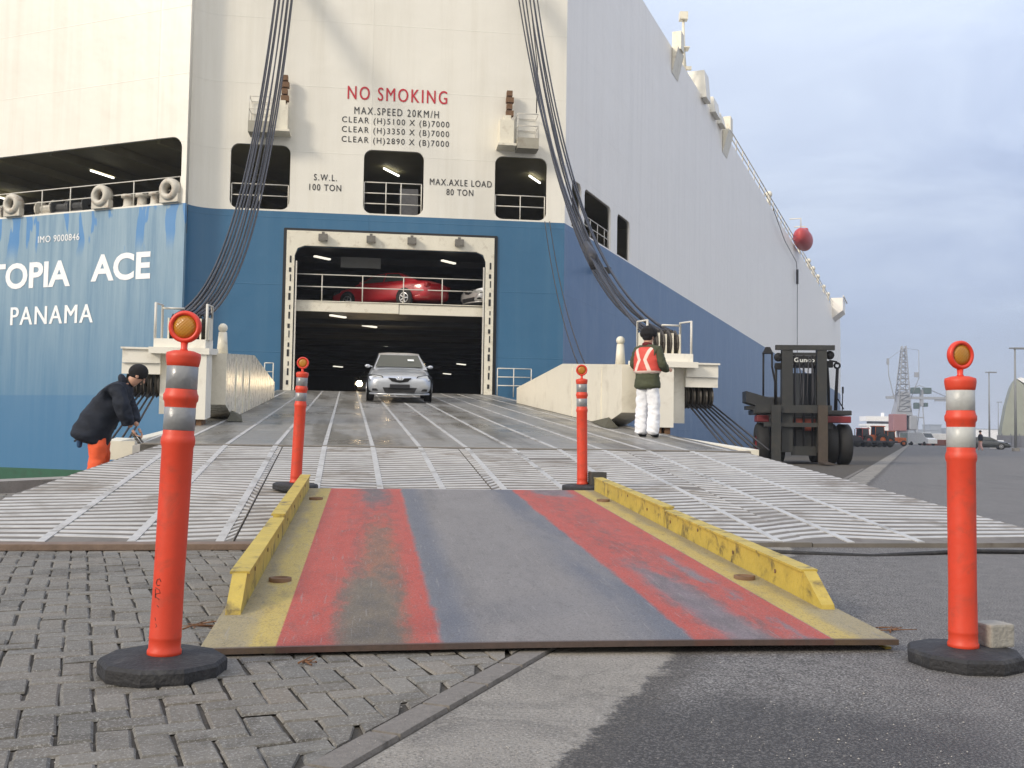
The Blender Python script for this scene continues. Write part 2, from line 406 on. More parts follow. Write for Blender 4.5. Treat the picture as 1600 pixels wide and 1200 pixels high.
# herringbone paving, every block its own bevelled top
def build_pavers():
    vs, fs, tone = [], [], []
    w = 0.099; j = 0.0034
    a = RAD(90 + 23.1); e1 = Vector((math.cos(a), math.sin(a), 0)); e2 = Vector((-math.sin(a), math.cos(a), 0))
    org = Vector((-1.0, 3.0, 0)); rnd = random.Random(3)
    def inside(c):
        d = c - CB; o = d.dot(PA); t = d.dot(SA)
        if not (1.66 < o < 10.83): return False
        if c.y < 1.9 or c.y > 15.5 or c.x < -10: return False
        r = c - DC; s = -r.dot(RU); v = r.dot(RV)
        if s < 28.9 and abs(v) < 4.1: return False
        if abs(c.x) > 0.62 * c.y + 1.6: return False
        return True
    for p in range(-175, 175):
        for q in range(-70, 70):
            bx, by = p + 2 * q, p - 2 * q
            for (x0, y0, x1, y1) in ((bx, by, bx + 2, by + 1), (bx + 2, by - 1, bx + 3, by + 1)):
                c = org + e1 * ((x0 + x1) / 2 * w) + e2 * ((y0 + y1) / 2 * w)
                if not inside(c): continue
                hx, hy = (x1 - x0) / 2 * w - j, (y1 - y0) / 2 * w - j
                rz = rnd.gauss(0, 0.016); cx, sx = math.cos(rz), math.sin(rz)
                z = 0.022 + rnd.gauss(0, 0.0014); tx, ty = rnd.gauss(0, 0.009), rnd.gauss(0, 0.009); bv = 0.0045 + rnd.random() * 0.004
                sh = (rnd.gauss(0, 0.0022), rnd.gauss(0, 0.0022)); o0 = len(vs)
                for (kx, ky, dz) in ((hx, hy, -0.007), (hx - bv, hy - bv, 0)):
                    for (ux, uy) in ((-1, -1), (1, -1), (1, 1), (-1, 1)):
                        lx, ly = ux * kx + rnd.gauss(0, 0.0017), uy * ky + rnd.gauss(0, 0.0017)
                        X, Y = lx * cx - ly * sx + sh[0], lx * sx + ly * cx + sh[1]
                        P = c + e1 * X + e2 * Y; P.z = z + dz + X * tx + Y * ty
                        ov = (P - CB).dot(PA) - 10.760
                        if ov > 0: P = Vector((P.x - PA.x * ov, P.y - PA.y * ov, P.z))
                        vs.append(P)
                fs.append((o0 + 4, o0 + 5, o0 + 6, o0 + 7))
                for i in range(4): fs.append((o0 + i, o0 + (i + 1) % 4, o0 + 4 + (i + 1) % 4, o0 + 4 + i))
                g = rnd.gauss(1.0, 0.10); r = rnd.gauss(0, 0.025); g = max(0.5, min(1.45, g))
                tone.append((g * (1 + r * .7), g, g * (1 - r * .7), 1))
    me = bpy.data.meshes.new('paving'); me.from_pydata([tuple(v) for v in vs], [], fs); me.update()
    at = me.attributes.new('tone', 'FLOAT_COLOR', 'FACE')
    flat = []
    for c in tone: flat += list(c) * 5
    at.data.foreach_set('color', flat)
    o = link('paving', me, m_pav); tag(o, kind='structure')
build_pavers()
# edge course of long blocks and the worn concrete strip beside it
e = MB(); et = []
rnd = random.Random(5); t0 = -36.0
while t0 < -5:
    ln = 0.30 + rnd.random() * 0.02; o1, o2 = 10.765, 10.865; z = 0.0235 + rnd.gauss(0, 0.0008)
    e.hexa([Q(o1, t0, 0), Q(o2, t0, 0), Q(o2, t0 + ln - 0.006, 0), Q(o1, t0 + ln - 0.006, 0), Q(o1 + .005, t0 + .005, z), Q(o2 - .005, t0 + .005, z), Q(o2 - .005, t0 + ln - .011, z), Q(o1 + .005, t0 + ln - .011, z)])
    t0 += ln
m_edge = M('edge_blocks', (0.165, 0.150, 0.132), 0.88, var=0.4, scale=40, bump=0.5, bscale=120, dirt=(0.06, 0.055, 0.045), dirtamt=0.8, dscale=5, world=True)
tag(e.make('paving_edge', m_edge), kind='structure')
b = MB(); b.add([Q(10.872, -37, 0.012), Q(11.45, -37, 0.006), Q(13.2, -37, -0.006), Q(13.2, 320, -0.006), Q(11.45, 320, 0.006), Q(10.872, 320, 0.012)], [(0, 1, 4, 5), (1, 2, 3, 4)])
cs_ = b.make('concrete_strip', mat_strip(), fix=False); tag(cs_, kind='structure')
if cs_.data.polygons[0].normal.z < 0: cs_.data.flip_normals()
# loose grit swept into the joints and over the asphalt
def build_grit():
    rr = random.Random(77); b = MB()
    for i in range(2600):
        y = 2.4 + 5.0 * rr.random() ** 1.8; x = rr.uniform(-0.62, 0.62) * y
        p = Vector((x, y, 0)); o = (p - CB).dot(PA)
        if o < 10.9 and rr.random() > 0.25: continue
        if (p - Vector((0.62, 2.9, 0))).length > 1.0 and rr.random() > 0.45: continue
        s = rr.uniform(0.0012, 0.0032) * (1.9 if rr.random() > 0.96 else 1); z = (0.022 if o < 10.75 else 0.027 if o < 10.87 else 0.010 if o < 11.3 else 0.004)
        a = rr.random() * 3; q = []
        for k in range(5): q.append(Vector((x + s * math.cos(a + k * 1.257) * rr.uniform(.7, 1.2), y + s * math.sin(a + k * 1.257) * rr.uniform(.7, 1.2), z)))
        b.add(q + [Vector((x, y, z + s * rr.uniform(.6, 1.1)))], [(k, (k + 1) % 5, 5) for k in range(5)])
    o = b.make('grit', M('pale_grit', (0.34, 0.32, 0.29), 0.9, var=0.5, scale=25), fix=False); tag(o, 'loose pale grit scattered over asphalt and paving in the foreground', 'grit', kind='stuff')
build_grit()

# ---------------------------------------------------------------- ship materials
def mat_hull(name, base, streak, samt, seam=0.12, rust=0.5, horiz=None, gloss=0.38):
    t = NT(name); p = t.pos(); x, y, z = t.xyz(p)
    st = t.noise(t.mapping(p, (2.2, 2.2, 0.10)), 1.0, 6, 0.65)
    c = t.mix(t.step(st, 0.42, 0.70, 0, samt), base, streak)
    c = t.mix(t.math('MULTIPLY', t.noise(p, 0.22, 4, 0.6), 0.25), c, tuple(v * 0.8 for v in base))
    r = t.math('MULTIPLY', t.step(t.noise(t.mapping(p, (5, 5, 0.25)), 1.0, 5, 0.7), 0.66, 0.82, 0, rust), t.step(t.noise(p, 0.5, 3), 0.5, 0.62))
    c = t.mix(r, c, (0.22, 0.13, 0.07))
    fz = t.math('FRACT', t.math('DIVIDE', z, 2.45)); sz = t.step(t.math('ABSOLUTE', t.math('SUBTRACT', fz, 0.5)), 0.0, 0.011, 1, 0)
    al = t.math('ADD', t.math('MULTIPLY', x, 0.72), t.math('MULTIPLY', y, 0.69))
    fx = t.math('FRACT', t.math('DIVIDE', al, 6.1)); sx = t.step(t.math('ABSOLUTE', t.math('SUBTRACT', fx, 0.5)), 0.0, 0.005, 1, 0)
    sm = t.math('MAXIMUM', sz, sx)
    c = t.mix(t.math('MULTIPLY', sm, seam), c, tuple(v * 0.55 for v in base))
    h = t.math('ADD', t.math('MULTIPLY', t.noise(p, 0.55, 3), 1.6), t.math('MULTIPLY', sm, 0.12))
    t.bump(h, 0.32, 0.10)
    return t.fin(c, gloss)
m_white = mat_hull('hull_cream_paint', (0.80, 0.775, 0.695), (0.67, 0.635, 0.54), 0.45)
m_white2 = mat_hull('hull_cream_side_lift', (0.88, 0.845, 0.78), (0.75, 0.72, 0.66), 0.45)  # copy of the hull cream, lightened to lift the shaded starboard side
m_blue = mat_hull('hull_blue_paint', (0.036, 0.135, 0.255), (0.060, 0.165, 0.280), 0.5, 0.25, 0.1, gloss=0.33)
m_blue3 = mat_hull('hull_blue_skylit_side', (0.075, 0.155, 0.290), (0.12, 0.195, 0.315), 0.6, 0.2, 0.1, gloss=0.4)  # starboard copy of the hull blue, skylight paleness put into the colour
def mat_faded():
    t = NT('hull_faded_blue_paint'); p = t.pos(); x, y, z = t.xyz(p)
    st = t.noise(t.mapping(p, (3.0, 3.0, 0.16)), 1.0, 6, 0.7)
    up = t.step(z, -0.5, 7.5)
    fade = t.math('MULTIPLY', t.step(st, 0.02, 0.78), t.math('ADD', t.math('MULTIPLY', up, 0.90), 0.12))
    c = t.mix(fade, (0.042, 0.155, 0.290), (0.26, 0.37, 0.45))
    al = t.math('ADD', t.math('MULTIPLY', x, -0.928), t.math('MULTIPLY', y, 0.373))
    rep = t.math('MULTIPLY', t.step(t.noise(t.mapping(p, (2.4, 2.4, 0.5)), 1.0, 2, 0.4), 0.585, 0.60), t.step(z, 7.0, 7.9))
    c = t.mix(t.math('MULTIPLY', rep, 0.85), c, (0.040, 0.20, 0.47))
    b = t.math('MULTIPLY', t.step(z, 2.05, 2.0), 0.45); c = t.mix(b, c, (0.028, 0.140, 0.300))
    t.bump(t.noise(p, 0.6, 3), 0.2, 0.1)
    return t.fin(c, 0.42)
m_blue2 = mat_faded()
m_green = M('boot_top_green', (0.012, 0.085, 0.045), 0.6, var=0.3, scale=2, dirt=(0.02, 0.03, 0.02))
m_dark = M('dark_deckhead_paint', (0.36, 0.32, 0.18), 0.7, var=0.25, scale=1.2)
m_cdeck = M('car_deck_unlit_shade', (0.035, 0.034, 0.030), 0.6, var=0.25, scale=0.8)
m_black = M('black_steel', (0.012, 0.012, 0.013), 0.5, var=0.3)
m_cream = M('cream_steel_paint', (0.74, 0.70, 0.58), 0.42, var=0.07, scale=3, dirt=(0.30, 0.22, 0.13), dirtamt=0.35, dscale=4)
m_grail = M('pale_rail_paint', (0.62, 0.60, 0.54), 0.5, var=0.1, dirt=(0.3, 0.22, 0.14), dirtamt=0.3)
m_rust = M('rusty_steel', (0.17, 0.095, 0.050), 0.85, var=0.5, scale=14, dirt=(0.05, 0.04, 0.03))
m_wire = M('greased_wire', (0.022, 0.022, 0.028), 0.5, var=0.4, scale=40)
m_redp = M('red_letter_paint', (0.50, 0.020, 0.035), 0.5, var=0.2, scale=8)
m_blkp = M('black_letter_paint', (0.035, 0.033, 0.032), 0.6, var=0.6, scale=14)
m_wltr = M('white_letter_paint', (0.85, 0.86, 0.87), 0.5, var=0.06, scale=5)
m_tubeL = glow('fluorescent_tube', (1.0, 0.98, 0.88), 3.0)
m_inlamp = glow('deck_lamp_glass', (1.0, 0.95, 0.80), 1.1)

# ---------------------------------------------------------------- the ship
ship = thing('car_carrier_ship', 'huge cream and blue car carrier moored along the quay with its stern ramp lowered', 'ship', tuple(CB + Vector((0, 0, -4))))
ZT = 22.0; ZL = 8.8
# lower blue plating
hb = plate2d('lower_stern_plating', [(FL0, -4), (FR0, -4), (FR0, ZL), (FL0, ZL)], [rrect(-3.43, 2.28, 3.52, 7.55, 0.40, corners=(0, 1, 1, 0))], 0.10, m_blue, ship, DC, FD, UPZ, FB)
# cream plating of the slanted face with three mooring windows
wins = [(-5.80, -3.68), (-1.03, 1.17), (3.82, 5.78)]
hw = plate2d('upper_stern_plating', [(FL0, ZL), (FR0, ZL), (FR0, ZT), (FL0, ZT)], [rrect(a, 8.86, c, 11.23, 0.30) for a, c in wins], 0.14, m_white, ship, DC, FD, UPZ, FB)
# transom (x runs to the left from the corner)
plate2d('transom_plating', [(0, ZL), (26, ZL), (26, ZT), (0, ZT)], [rrect(0.22, 8.86, 19.5, 11.22, 0.45)], 0.14, m_white, ship, CA, WT, UPZ, SA)
b = MB(); b.prism([CA + UPZ * -0.7, CA + WT * 26 + UPZ * -0.7, CA + WT * 26 + UPZ * ZL, CA + UPZ * ZL], SA * 0.1); b.make('faded_transom_plating', m_blue2, ship)
b = MB(); b.prism([CA + UPZ * -4, CA + WT * 26 + UPZ * -4, CA + WT * 26 + UPZ * -0.7, CA + UPZ * -0.7], SA * 0.1); b.make('boot_top', m_green, ship)
# starboard side, then the curve of the bow
LS = 150.0
sopen = [(0.82, 2.0), (2.4, 6.14), (7.14, 9.24)]
plate2d('side_plating', [(0, ZL), (LS, ZL), (LS, ZT), (0, ZT)], [rrect(a, 8.86, c, 10.7, 0.28, corners=(0, 1, 1, 0)) for a, c in sopen], 0.14, m_white2, ship, CB, SA, UPZ, -PA)
b = MB(); b.prism([CB + UPZ * -4, CB + SA * LS + UPZ * -4, CB + SA * LS + UPZ * ZL, CB + UPZ * ZL], PA * -0.1); b.make('lower_side_plating', m_blue3, ship)
bow = [Q(0, LS)] + [Q(-16 * (1 - math.cos(RAD(90 * i / 8))), LS + 30 * math.sin(RAD(90 * i / 8))) for i in range(1, 9)]
for nm, z0, z1, mt in (('bow_plating', ZL, ZT - 1.2, m_white2), ('lower_bow_plating', -4, ZL, m_blue3)):
    b = MB(); n = len(bow); b.add([p + UPZ * z for z in (z0, z1) for p in bow], [(i, i + 1, n + i + 1, n + i) for i in range(n - 1)], True); b.make(nm, mt, ship)
# concave return between transom and slanted face
ret = [Vector((CA.x + (LF.x - CA.x) * (1 - math.cos(RAD(90 * i / 12))), CA.y + (LF.y - CA.y) * math.sin(RAD(90 * i / 12)), 0)) for i in range(13)]
for nm, z0, z1, mt in (('stern_return_plating', ZL, ZT, m_white), ('lower_return_plating', -4, ZL, m_blue)):
    b = MB(); n = len(ret); b.add([p + UPZ * z for z in (z0, z1) for p in ret], [(i, i + 1, n + i + 1, n + i) for i in range(n - 1)], True); b.make(nm, mt, ship)
# decks inside: mooring deck, car decks
plan = [CA] + [CA.lerp(LF, 0)] * 0 + [Vector((CA.x + (LF.x - CA.x) * (1 - math.cos(RAD(90 * i / 6))) - .02, CA.y + (LF.y - CA.y) * math.sin(RAD(90 * i / 6)) + .12, 0)) for i in range(1, 6)] + [LF, CB, CB + SA * 52, CA + WT * 24 + SA * 52, CA + WT * 24]
cen = sum(plan, Vector()) / len(plan)
def inner(k): return [cen + (p - cen) * k for p in plan]
def deck(nm, z0, z1, mt, k=0.988):
    b = MB(); b.prism([p + UPZ * z0 for p in inner(k)], UPZ * (z1 - z0)); return b.make(nm, mt, ship)
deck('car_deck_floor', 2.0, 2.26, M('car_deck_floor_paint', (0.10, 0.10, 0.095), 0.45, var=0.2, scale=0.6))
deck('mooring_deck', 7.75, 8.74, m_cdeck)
deck('mooring_deckhead', 11.55, 11.75, m_dark)
tag(deck('weather_deck', ZT - 0.35, ZT - 0.15, m_cream, 0.99))
# upper car deck: slab stops at a pale edge beam
b = MB(); p = [DC + FD * -3.9 + FB * 0.45, DC + FD * 3.9 + FB * 0.45, DC + FD * 12 + FB * 45, DC + FD * -12 + FB * 45]
b.prism([q + UPZ * 5.26 for q in p], UPZ * 0.30); b.make('upper_car_deck', m_cdeck, ship)
def fbox(mb, a0, a1, z0, z1, d0, d1):   # box in the slanted face's frame, d positive = outwards
    P = lambda a, z, d: DC + FD * a - FB * d + UPZ * z
    mb.hexa([P(a0, z0, d0), P(a1, z0, d0), P(a1, z0, d1), P(a0, z0, d1), P(a0, z1, d0), P(a1, z1, d0), P(a1, z1, d1), P(a0, z1, d1)]); return mb
b = MB(); fbox(b, -3.42, 0.36, 5.22, 5.58, -0.40, -0.22); fbox(b, 0.38, 3.51, 5.20, 5.56, -0.40, -0.24); fbox(b, -3.42, 3.51, 5.58, 5.61, -0.5, -0.19)
b.make('deck_edge_beam', m_cream, ship)
# walls: sides and ends of the car decks, back of the mooring deck
def wall(nm, p0, p1, z0, z1, mt, th=0.15):
    d = (p1 - p0).normalized(); nrm = Vector((-d.y, d.x, 0)) * th
    b = MB(); b.prism([p0 + UPZ * z0, p1 + UPZ * z0, p1 + UPZ * z1, p0 + UPZ * z1], nrm); return b.make(nm, mt, ship)
pi = inner(0.985)
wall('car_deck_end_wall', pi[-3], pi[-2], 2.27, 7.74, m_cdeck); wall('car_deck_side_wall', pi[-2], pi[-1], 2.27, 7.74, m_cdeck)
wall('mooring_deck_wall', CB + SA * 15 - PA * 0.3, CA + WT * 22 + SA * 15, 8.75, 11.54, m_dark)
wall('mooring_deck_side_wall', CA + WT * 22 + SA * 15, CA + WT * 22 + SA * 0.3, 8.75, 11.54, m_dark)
for i in range(8):
    q0 = CA + WT * (20 - 2.6 * i) + SA * 0.5
    b = MB(); b.prism([q0 + UPZ * 11.22, q0 + PA * 0.16 + UPZ * 11.22, q0 + PA * 0.16 + UPZ * 11.54, q0 + UPZ * 11.54], SA * 14); b.make('deckhead_beam', m_dark, ship)
for i in range(1, 12):
    b = MB(); fbox(b, -9, 9, 7.5, 7.74, -3.2 * i - 0.2, -3.2 * i); b.make('deck_girder', m_cdeck, ship)
    b = MB(); fbox(b, -8, 8, 5.08, 5.25, -3.2 * i - 0.2, -3.2 * i); b.make('deck_girder', m_cdeck, ship)

# door frame, black plate standing in for the shaded gap round it, jamb ladders, floodlights
dark = plate2d('frame_gap_shade', rrect(-3.84, 2.2, 3.96, 8.20, 0.05), [rrect(-3.50, 2.0, 3.60, 7.55, 0.2, corners=(0, 0, 0, 0))], 0.05, m_black, ship, DC - FB * 0.045, FD, UPZ, FB)
fr = plate2d('door_frame', [(-3.72, 2.22), (-3.43, 2.22), (-3.43, 7.2), (-3.33, 7.46), (-3.08, 7.56), (3.17, 7.56), (3.42, 7.46), (3.52, 7.2), (3.52, 2.22), (3.83, 2.22), (3.83, 8.10), (-3.72, 8.10)], [], 0.16, m_cream, ship, DC - FB * 0.13, FD, UPZ, FB)
for sx in (-1, 1):
    c0 = -3.58 if sx < 0 else 3.68
    for i in range(14):
        b = MB(); fbox(b, c0 - 0.035 + .02 * (i % 3), c0 + 0.045, 2.5 + i * 0.34, 2.66 + i * 0.34 + .09 * (i % 2), 0.128, 0.142); b.make('jamb_pocket', m_black, fr)
    b = MB(); fbox(b, c0 - sx * 0.22 - 0.025, c0 - sx * 0.22 + 0.025, 2.3, 7.0, 0.02, 0.10); b.make('jamb_rail', m_grail, fr)
m_lampbody = M('lamp_body', (0.16, 0.15, 0.13), 0.5, var=0.4, scale=20)
for a in (-2.42, -0.70, 0.78, 2.52):
    b = MB(); fbox(b, a - 0.16, a + 0.16, 7.74, 7.96, 0.14, 0.38); fbox(b, a - 0.05, a + 0.05, 7.96, 8.06, 0.14, 0.26)
    l = b.make('floodlight', m_lampbody, ship)
    b = MB(); fbox(b, a - 0.12, a + 0.12, 7.725, 7.738, 0.17, 0.35); b.make('lamp_glass', m_grail, l)
# car deck and mooring deck lamps
def lampbar(c, d, ln, wd, mt):
    b = MB(); d = d.normalized(); n = Vector((-d.y, d.x, 0))
    b.hexa([c - d * ln / 2 - n * wd / 2 - UPZ * .06, c + d * ln / 2 - n * wd / 2 - UPZ * .06, c + d * ln / 2 + n * wd / 2 - UPZ * .06, c - d * ln / 2 + n * wd / 2 - UPZ * .06,
            c - d * ln / 2 - n * wd / 2, c + d * ln / 2 - n * wd / 2, c + d * ln / 2 + n * wd / 2, c - d * ln / 2 + n * wd / 2])
    return b.make('ceiling_lamp', mt, ship)
def PX(px, y, z): return Vector(((px - 800) / 1570 * y, y, z))
for (px, y, z) in ((525, 37.6, 5.20), (575, 41.0, 5.20), (595, 50, 5.20), (696, 47, 5.20), (527, 64, 5.0), (720, 60, 5.0), (698, 70, 5.0), (498, 37.9, 7.46), (697, 38.4, 7.46)):
    lampbar(PX(px, y, z), SA + Vector((0.25, 0, 0)), 0.8, 0.12, m_inlamp)
for (px, y, z) in ((147, 40.5, 11.20), (4, 45.5, 11.20), (604, 40.4, 11.45), (831, 41.2, 11.45)):
    lampbar(PX(px, y, z), SA, 1.25, 0.06, m_tubeL)
# a pale hanging panel under the door head
b = MB(); fbox(b, -1.85, -0.35, 7.05, 7.45, -1.4, -1.35); b.make('hanging_sign', M('grey_panel', (0.16, 0.16, 0.15), 0.6), ship)

# railings
def rail(name, pts, h, parent, mt=None, rows=(1.0, 0.55), r=0.022, posts=True, up=UPZ):
    b = MB()
    for rr in rows: b.tube([p + up * h * rr for p in pts], r, 6)
    if posts:
        for p in pts: b.tube([p, p + up * h], r, 6)
    return b.make(name, mt or m_grail, parent)
P = lambda a, z, d=0.0: DC + FD * a - FB * d + UPZ * z
rail('window_railing', [P(a, 8.86, -0.10) for a in (-5.75, -4.75, -3.73)], 0.92, ship)
rail('window_railing', [P(a, 8.86, -0.10) for a in (-1.00, -0.20, 0.35, 1.10)], 1.18, ship, rows=(1.0, 0.66, 0.33))
rail('window_railing', [P(a, 8.86, -0.10) for a in (3.86, 4.80, 5.72)], 0.92, ship)
rail('upper_deck_railing', [P(a, 5.58, -0.28) for a in (-3.4, -2.45, -0.98, 0.52, 1.95, 3.48)], 1.0, ship)
rail('transom_railing', [CA + WT * t + UPZ * 8.86 - SA * -0.08 for t in (0.3, 2.4, 4.0, 5.4, 6.8, 8.6, 11, 14)], 0.92, ship, rows=(1.0, 0.5))
rail('side_railing', [Q(-0.1, t, 8.86) for t in (2.5, 3.5, 4.5, 5.5, 6.05)], 0.8, ship)
rail('ramp_foot_railing', [P(a, 2.2, 0.35) for a in (4.0, 4.6, 5.25)], 1.05, ship, rows=(1.0, 0.7, 0.4))
rail('ramp_foot_railing', [P(a, 2.2, 0.35) for a in (-4.35, -4.05)], 1.05, ship, rows=(1.0, 0.7, 0.4))
# fairleads and deck gear at the transom
m_fair = M('worn_cream_casting', (0.55, 0.52, 0.45), 0.6, var=0.2, dirt=(0.26, 0.13, 0.05), dirtamt=0.7, dscale=3)
for t in (0.62, 3.75, 8.10, 12.0):
    c = CA + WT * t - SA * 0.10 + UPZ * 9.30
    f = MB(); rot = Matrix((( PA.x, SA.x, 0), (PA.y, SA.y, 0), (0, 0, 1)))
    prof = [(0.20, -0.14), (0.30, -0.17), (0.39, -0.10), (0.41, 0.02), (0.39, 0.20), (0.22, 0.20), (0.17, 0.02), (0.20, -0.14)]
    tmp = MB(); tmp.lathe(prof, 24, (0, 0, 0), 'Y')
    f.add([rot @ v + c for v in tmp.v], tmp.f, True)
    f.hexa([rot @ Vector(q) + c for q in ((-.40, -.05, -.46), (.40, -.05, -.46), (.40, .18, -.46), (-.40, .18, -.46), (-.40, -.05, -.16), (.40, -.05, -.16), (.40, .18, -.16), (-.40, .18, -.16))])
    f.make('mooring_fairlead', m_fair, ship)
for t, w_ in ((1.55, 0.22), (2.15, 0.22), (2.75, 0.26)):
    c = CA + WT * t + SA * 0.25 + UPZ * 8.86
    MB().lathe([(w_, 0), (w_ * .8, .08), (w_ * .75, .34), (w_ * 1.1, .36), (w_ * 1.1, .46), (0.01, .48)], 16, c).make('mooring_bollard', m_fair, ship)
for t in (5.3, 6.1, 6.9, 9.4):
    c = CA + WT * t + SA * 0.5 + UPZ * 9.15
    b = MB(); rot = Matrix(((PA.x, SA.x, 0), (PA.y, SA.y, 0), (0, 0, 1))); tmp = MB()
    tmp.lathe([(0.05, -.42), (.34, -.40), (.34, -.34), (.17, -.32), (.17, .30), (.34, .32), (.34, .38), (.05, .40)], 16, (0, 0, 0), 'X'); tmp.box((0, 0, -.22), (.9, .4, .12))
    b.add([rot @ v + c for v in tmp.v], tmp.f); b.make('winch_drum', m_fair if t > 6.5 else M('dark_winch', (0.06, 0.06, 0.06), 0.6), ship)
# crew gear seen behind the middle window
b = MB(); fbox(b, 0.30, 1.0, 8.75, 10.05, -1.6, -0.9); b.make('window_winch', M('grey_winch', (0.12, 0.12, 0.125), 0.6, var=0.5, scale=6), ship)

# lettering
tx = lambda s, m, x0, x1, y0, h, **k: lettering(s, m, ship, DC, FD, UPZ, -FB, x0, x1, y0, h, **k)
tx('NO SMOKING', m_redp, -1.676, 1.98, 13.07, 0.50, bold=0.012, space=1.25)
tx('MAX.SPEED 20KM/H', m_blkp, -1.42, 1.68, 12.53, 0.27, bold=0.006, space=1.3)
tx('CLEAR (H)5100 X (B)7000', m_blkp, -1.86, 2.08, 12.13, 0.29, bold=0.006, space=1.25)
tx('CLEAR (H)3350 X (B)7000', m_blkp, -1.86, 2.08, 11.77, 0.29, bold=0.006, space=1.25)
tx('CLEAR (H)2890 X (B)7000', m_blkp, -1.86, 2.08, 11.40, 0.29, bold=0.006, space=1.25)
tx('S.W.L.', m_blkp, -2.82, -1.99, 9.99, 0.24, bold=0.01, space=1.3)
tx('100 TON', m_blkp, -2.98, -1.83, 9.62, 0.24, bold=0.01, space=1.2)
tx('MAX.AXLE LOAD', m_blkp, 1.40, 3.70, 10.02, 0.24, bold=0.008, space=1.2)
tx('80 TON', m_blkp, 2.02, 3.02, 9.66, 0.24, bold=0.01, space=1.2)
ty = lambda s, x0, x1, y0, h, **k: lettering(s, m_wltr, ship, CA, PA, UPZ, -SA, x0, x1, y0, h, **k)
ty('UTOPIA', -8.42, -5.17, 6.05, 1.0, bold=0.03, ref='OPIA')
ty('ACE', -4.19, -1.45, 6.17, 1.0, bold=0.03)
ty('PANAMA', -8.06, -4.03, 4.68, 0.68, bold=0.02, space=1.15)
ty('IMO 9000846', -6.83, -4.80, 7.76, 0.25, bold=0.01, space=1.1)

# hose davits above the windows
for sx, pa, ba, za in ((1, -4.02, -4.72, 0.0), (-1, 4.18, 4.95, -0.1)):
    b = MB(); fbox(b, pa - 0.26, pa + 0.26, 11.62 + za, 12.55 + za, 0.0, 0.55); fbox(b, pa - 0.34, pa + 0.34, 11.54 + za, 11.62 + za, 0.0, 0.75)
    fbox(b, pa - 0.12, pa + 0.16, 12.55 + za, 12.75 + za, 0.1, 0.45)
    dv = b.make('wire_davit', m_cream, ship)
    b = MB()
    for i in range(4): fbox(b, pa - 0.02 + 0.02 * (i % 2), pa + 0.26 - 0.05 * (i % 2), 12.76 + i * 0.25 + za, 12.95 + i * 0.25 + za, 0.18, 0.40)
    fbox(b, pa + 0.02, pa + 0.20, 12.7 + za, 13.7 + za, 0.24, 0.34)
    b.make('davit_sheave', m_rust, dv)
    b = MB(); fbox(b, ba - 0.40, ba + 0.40, 11.46 + za, 11.86 + za, 0.05, 0.75)
    b.make('davit_platform', M('grey_davit_plate', (0.34, 0.32, 0.26), 0.6, dirt=(0.15, 0.11, 0.07)), dv)  # plain grey-buff plate with brown dirt
    b = MB(); q = [P(ba - .38, 11.86 + za, .70), P(ba - .38, 11.86 + za, .06), P(ba + .38, 11.86 + za, .06), P(ba + .38, 11.86 + za, .70), P(ba - .38, 11.86 + za, .70)]
    for hh in (0.45, 0.9): b.tube([w + UPZ * hh for w in q], 0.018, 5)
    for w in q[:4]: b.tube([w, w + UPZ * 0.9], 0.018, 5)
    b.make('davit_rail', m_grail, dv)

# ---------------------------------------------------------------- stern ramp
def mat_ramp():
    t = NT('ramp_steel'); p = t.pos()
    loc = t.mapping(p, (1, 1, 1), (0, 0, -ra)); x, y, z = t.xyz(loc)
    c = t.mix(t.noise(p, 1.6, 6, 0.65), (0.150, 0.143, 0.130), (0.265, 0.258, 0.240))
    tr = t.noise(t.mapping(loc, (1.6, 0.12, 1)), 1.0, 5, 0.6)
    c = t.mix(t.step(tr, 0.46, 0.62, 0, 0.8), c, (0.072, 0.064, 0.050))
    c = t.mix(t.step(t.noise(p, 5, 6, 0.7, 0.6), 0.55, 0.75, 0, 0.5), c, (0.12, 0.095, 0.065))
    fr = t.math('FRACT', t.math('DIVIDE', y, 0.30)); bar = t.step(t.math('ABSOLUTE', t.math('SUBTRACT', fr, 0.5)), 0.10, 0.16, 1, 0)
    c = t.mix(t.math('MULTIPLY', bar, 0.22), c, (0.30, 0.29, 0.27))
    t.bump(t.math('ADD', bar, t.math('MULTIPLY', t.noise(p, 30, 4), 0.7)), 0.35, 0.012)
    return t.fin(c, t.step(t.noise(p, 0.8, 5, 0.6), 0.35, 0.7, 0.26, 0.55), 0.0)
m_ramp = mat_ramp()
m_line = M('worn_white_line', (0.42, 0.415, 0.40), 0.5, var=0.3, scale=10, dirt=(0.16, 0.145, 0.12), dirtamt=0.85, dscale=2.5, world=True)
m_flap = M('dirty_flap_steel', (0.15, 0.135, 0.115), 0.7, var=0.4, scale=4, dirt=(0.07, 0.05, 0.035), dirtamt=0.7, dscale=3, world=True)
m_bar = M('worn_white_bars', (0.43, 0.42, 0.40), 0.5, var=0.35, scale=7, dirt=(0.17, 0.140, 0.105), dirtamt=0.92, dscale=1.4, world=True)
def band(mb, v0, v1, s0, s1, h0, h1):
    mb.hexa([R(s1, v0, h0), R(s1, v1, h0), R(s0, v1, h0), R(s0, v0, h0), R(s1, v0, h1), R(s1, v1, h1), R(s0, v1, h1), R(s0, v0, h1)])
b = MB(); band(b, -3.92, 3.92, -0.25, 23.9, -0.42, 0.0)
ramp = b.make('stern_ramp', m_ramp, ship)
lanes = [-4.12 + 0.606 * k for k in range(14)]
b = MB()
for v in lanes:
    if abs(v) < 3.8: band(b, v - 0.026, v + 0.026, 0.3, 23.85, -0.01, 0.008)
b.make('lane_line', m_line, ramp)
b = MB(); band(b, -3.92, 4.0, 23.80, 23.90, -0.3, 0.012); b.make('hinge_bar', M('hinge_steel', (0.20, 0.18, 0.15), 0.6, var=0.4, scale=20, world=True), ramp)
rnd = random.Random(21)
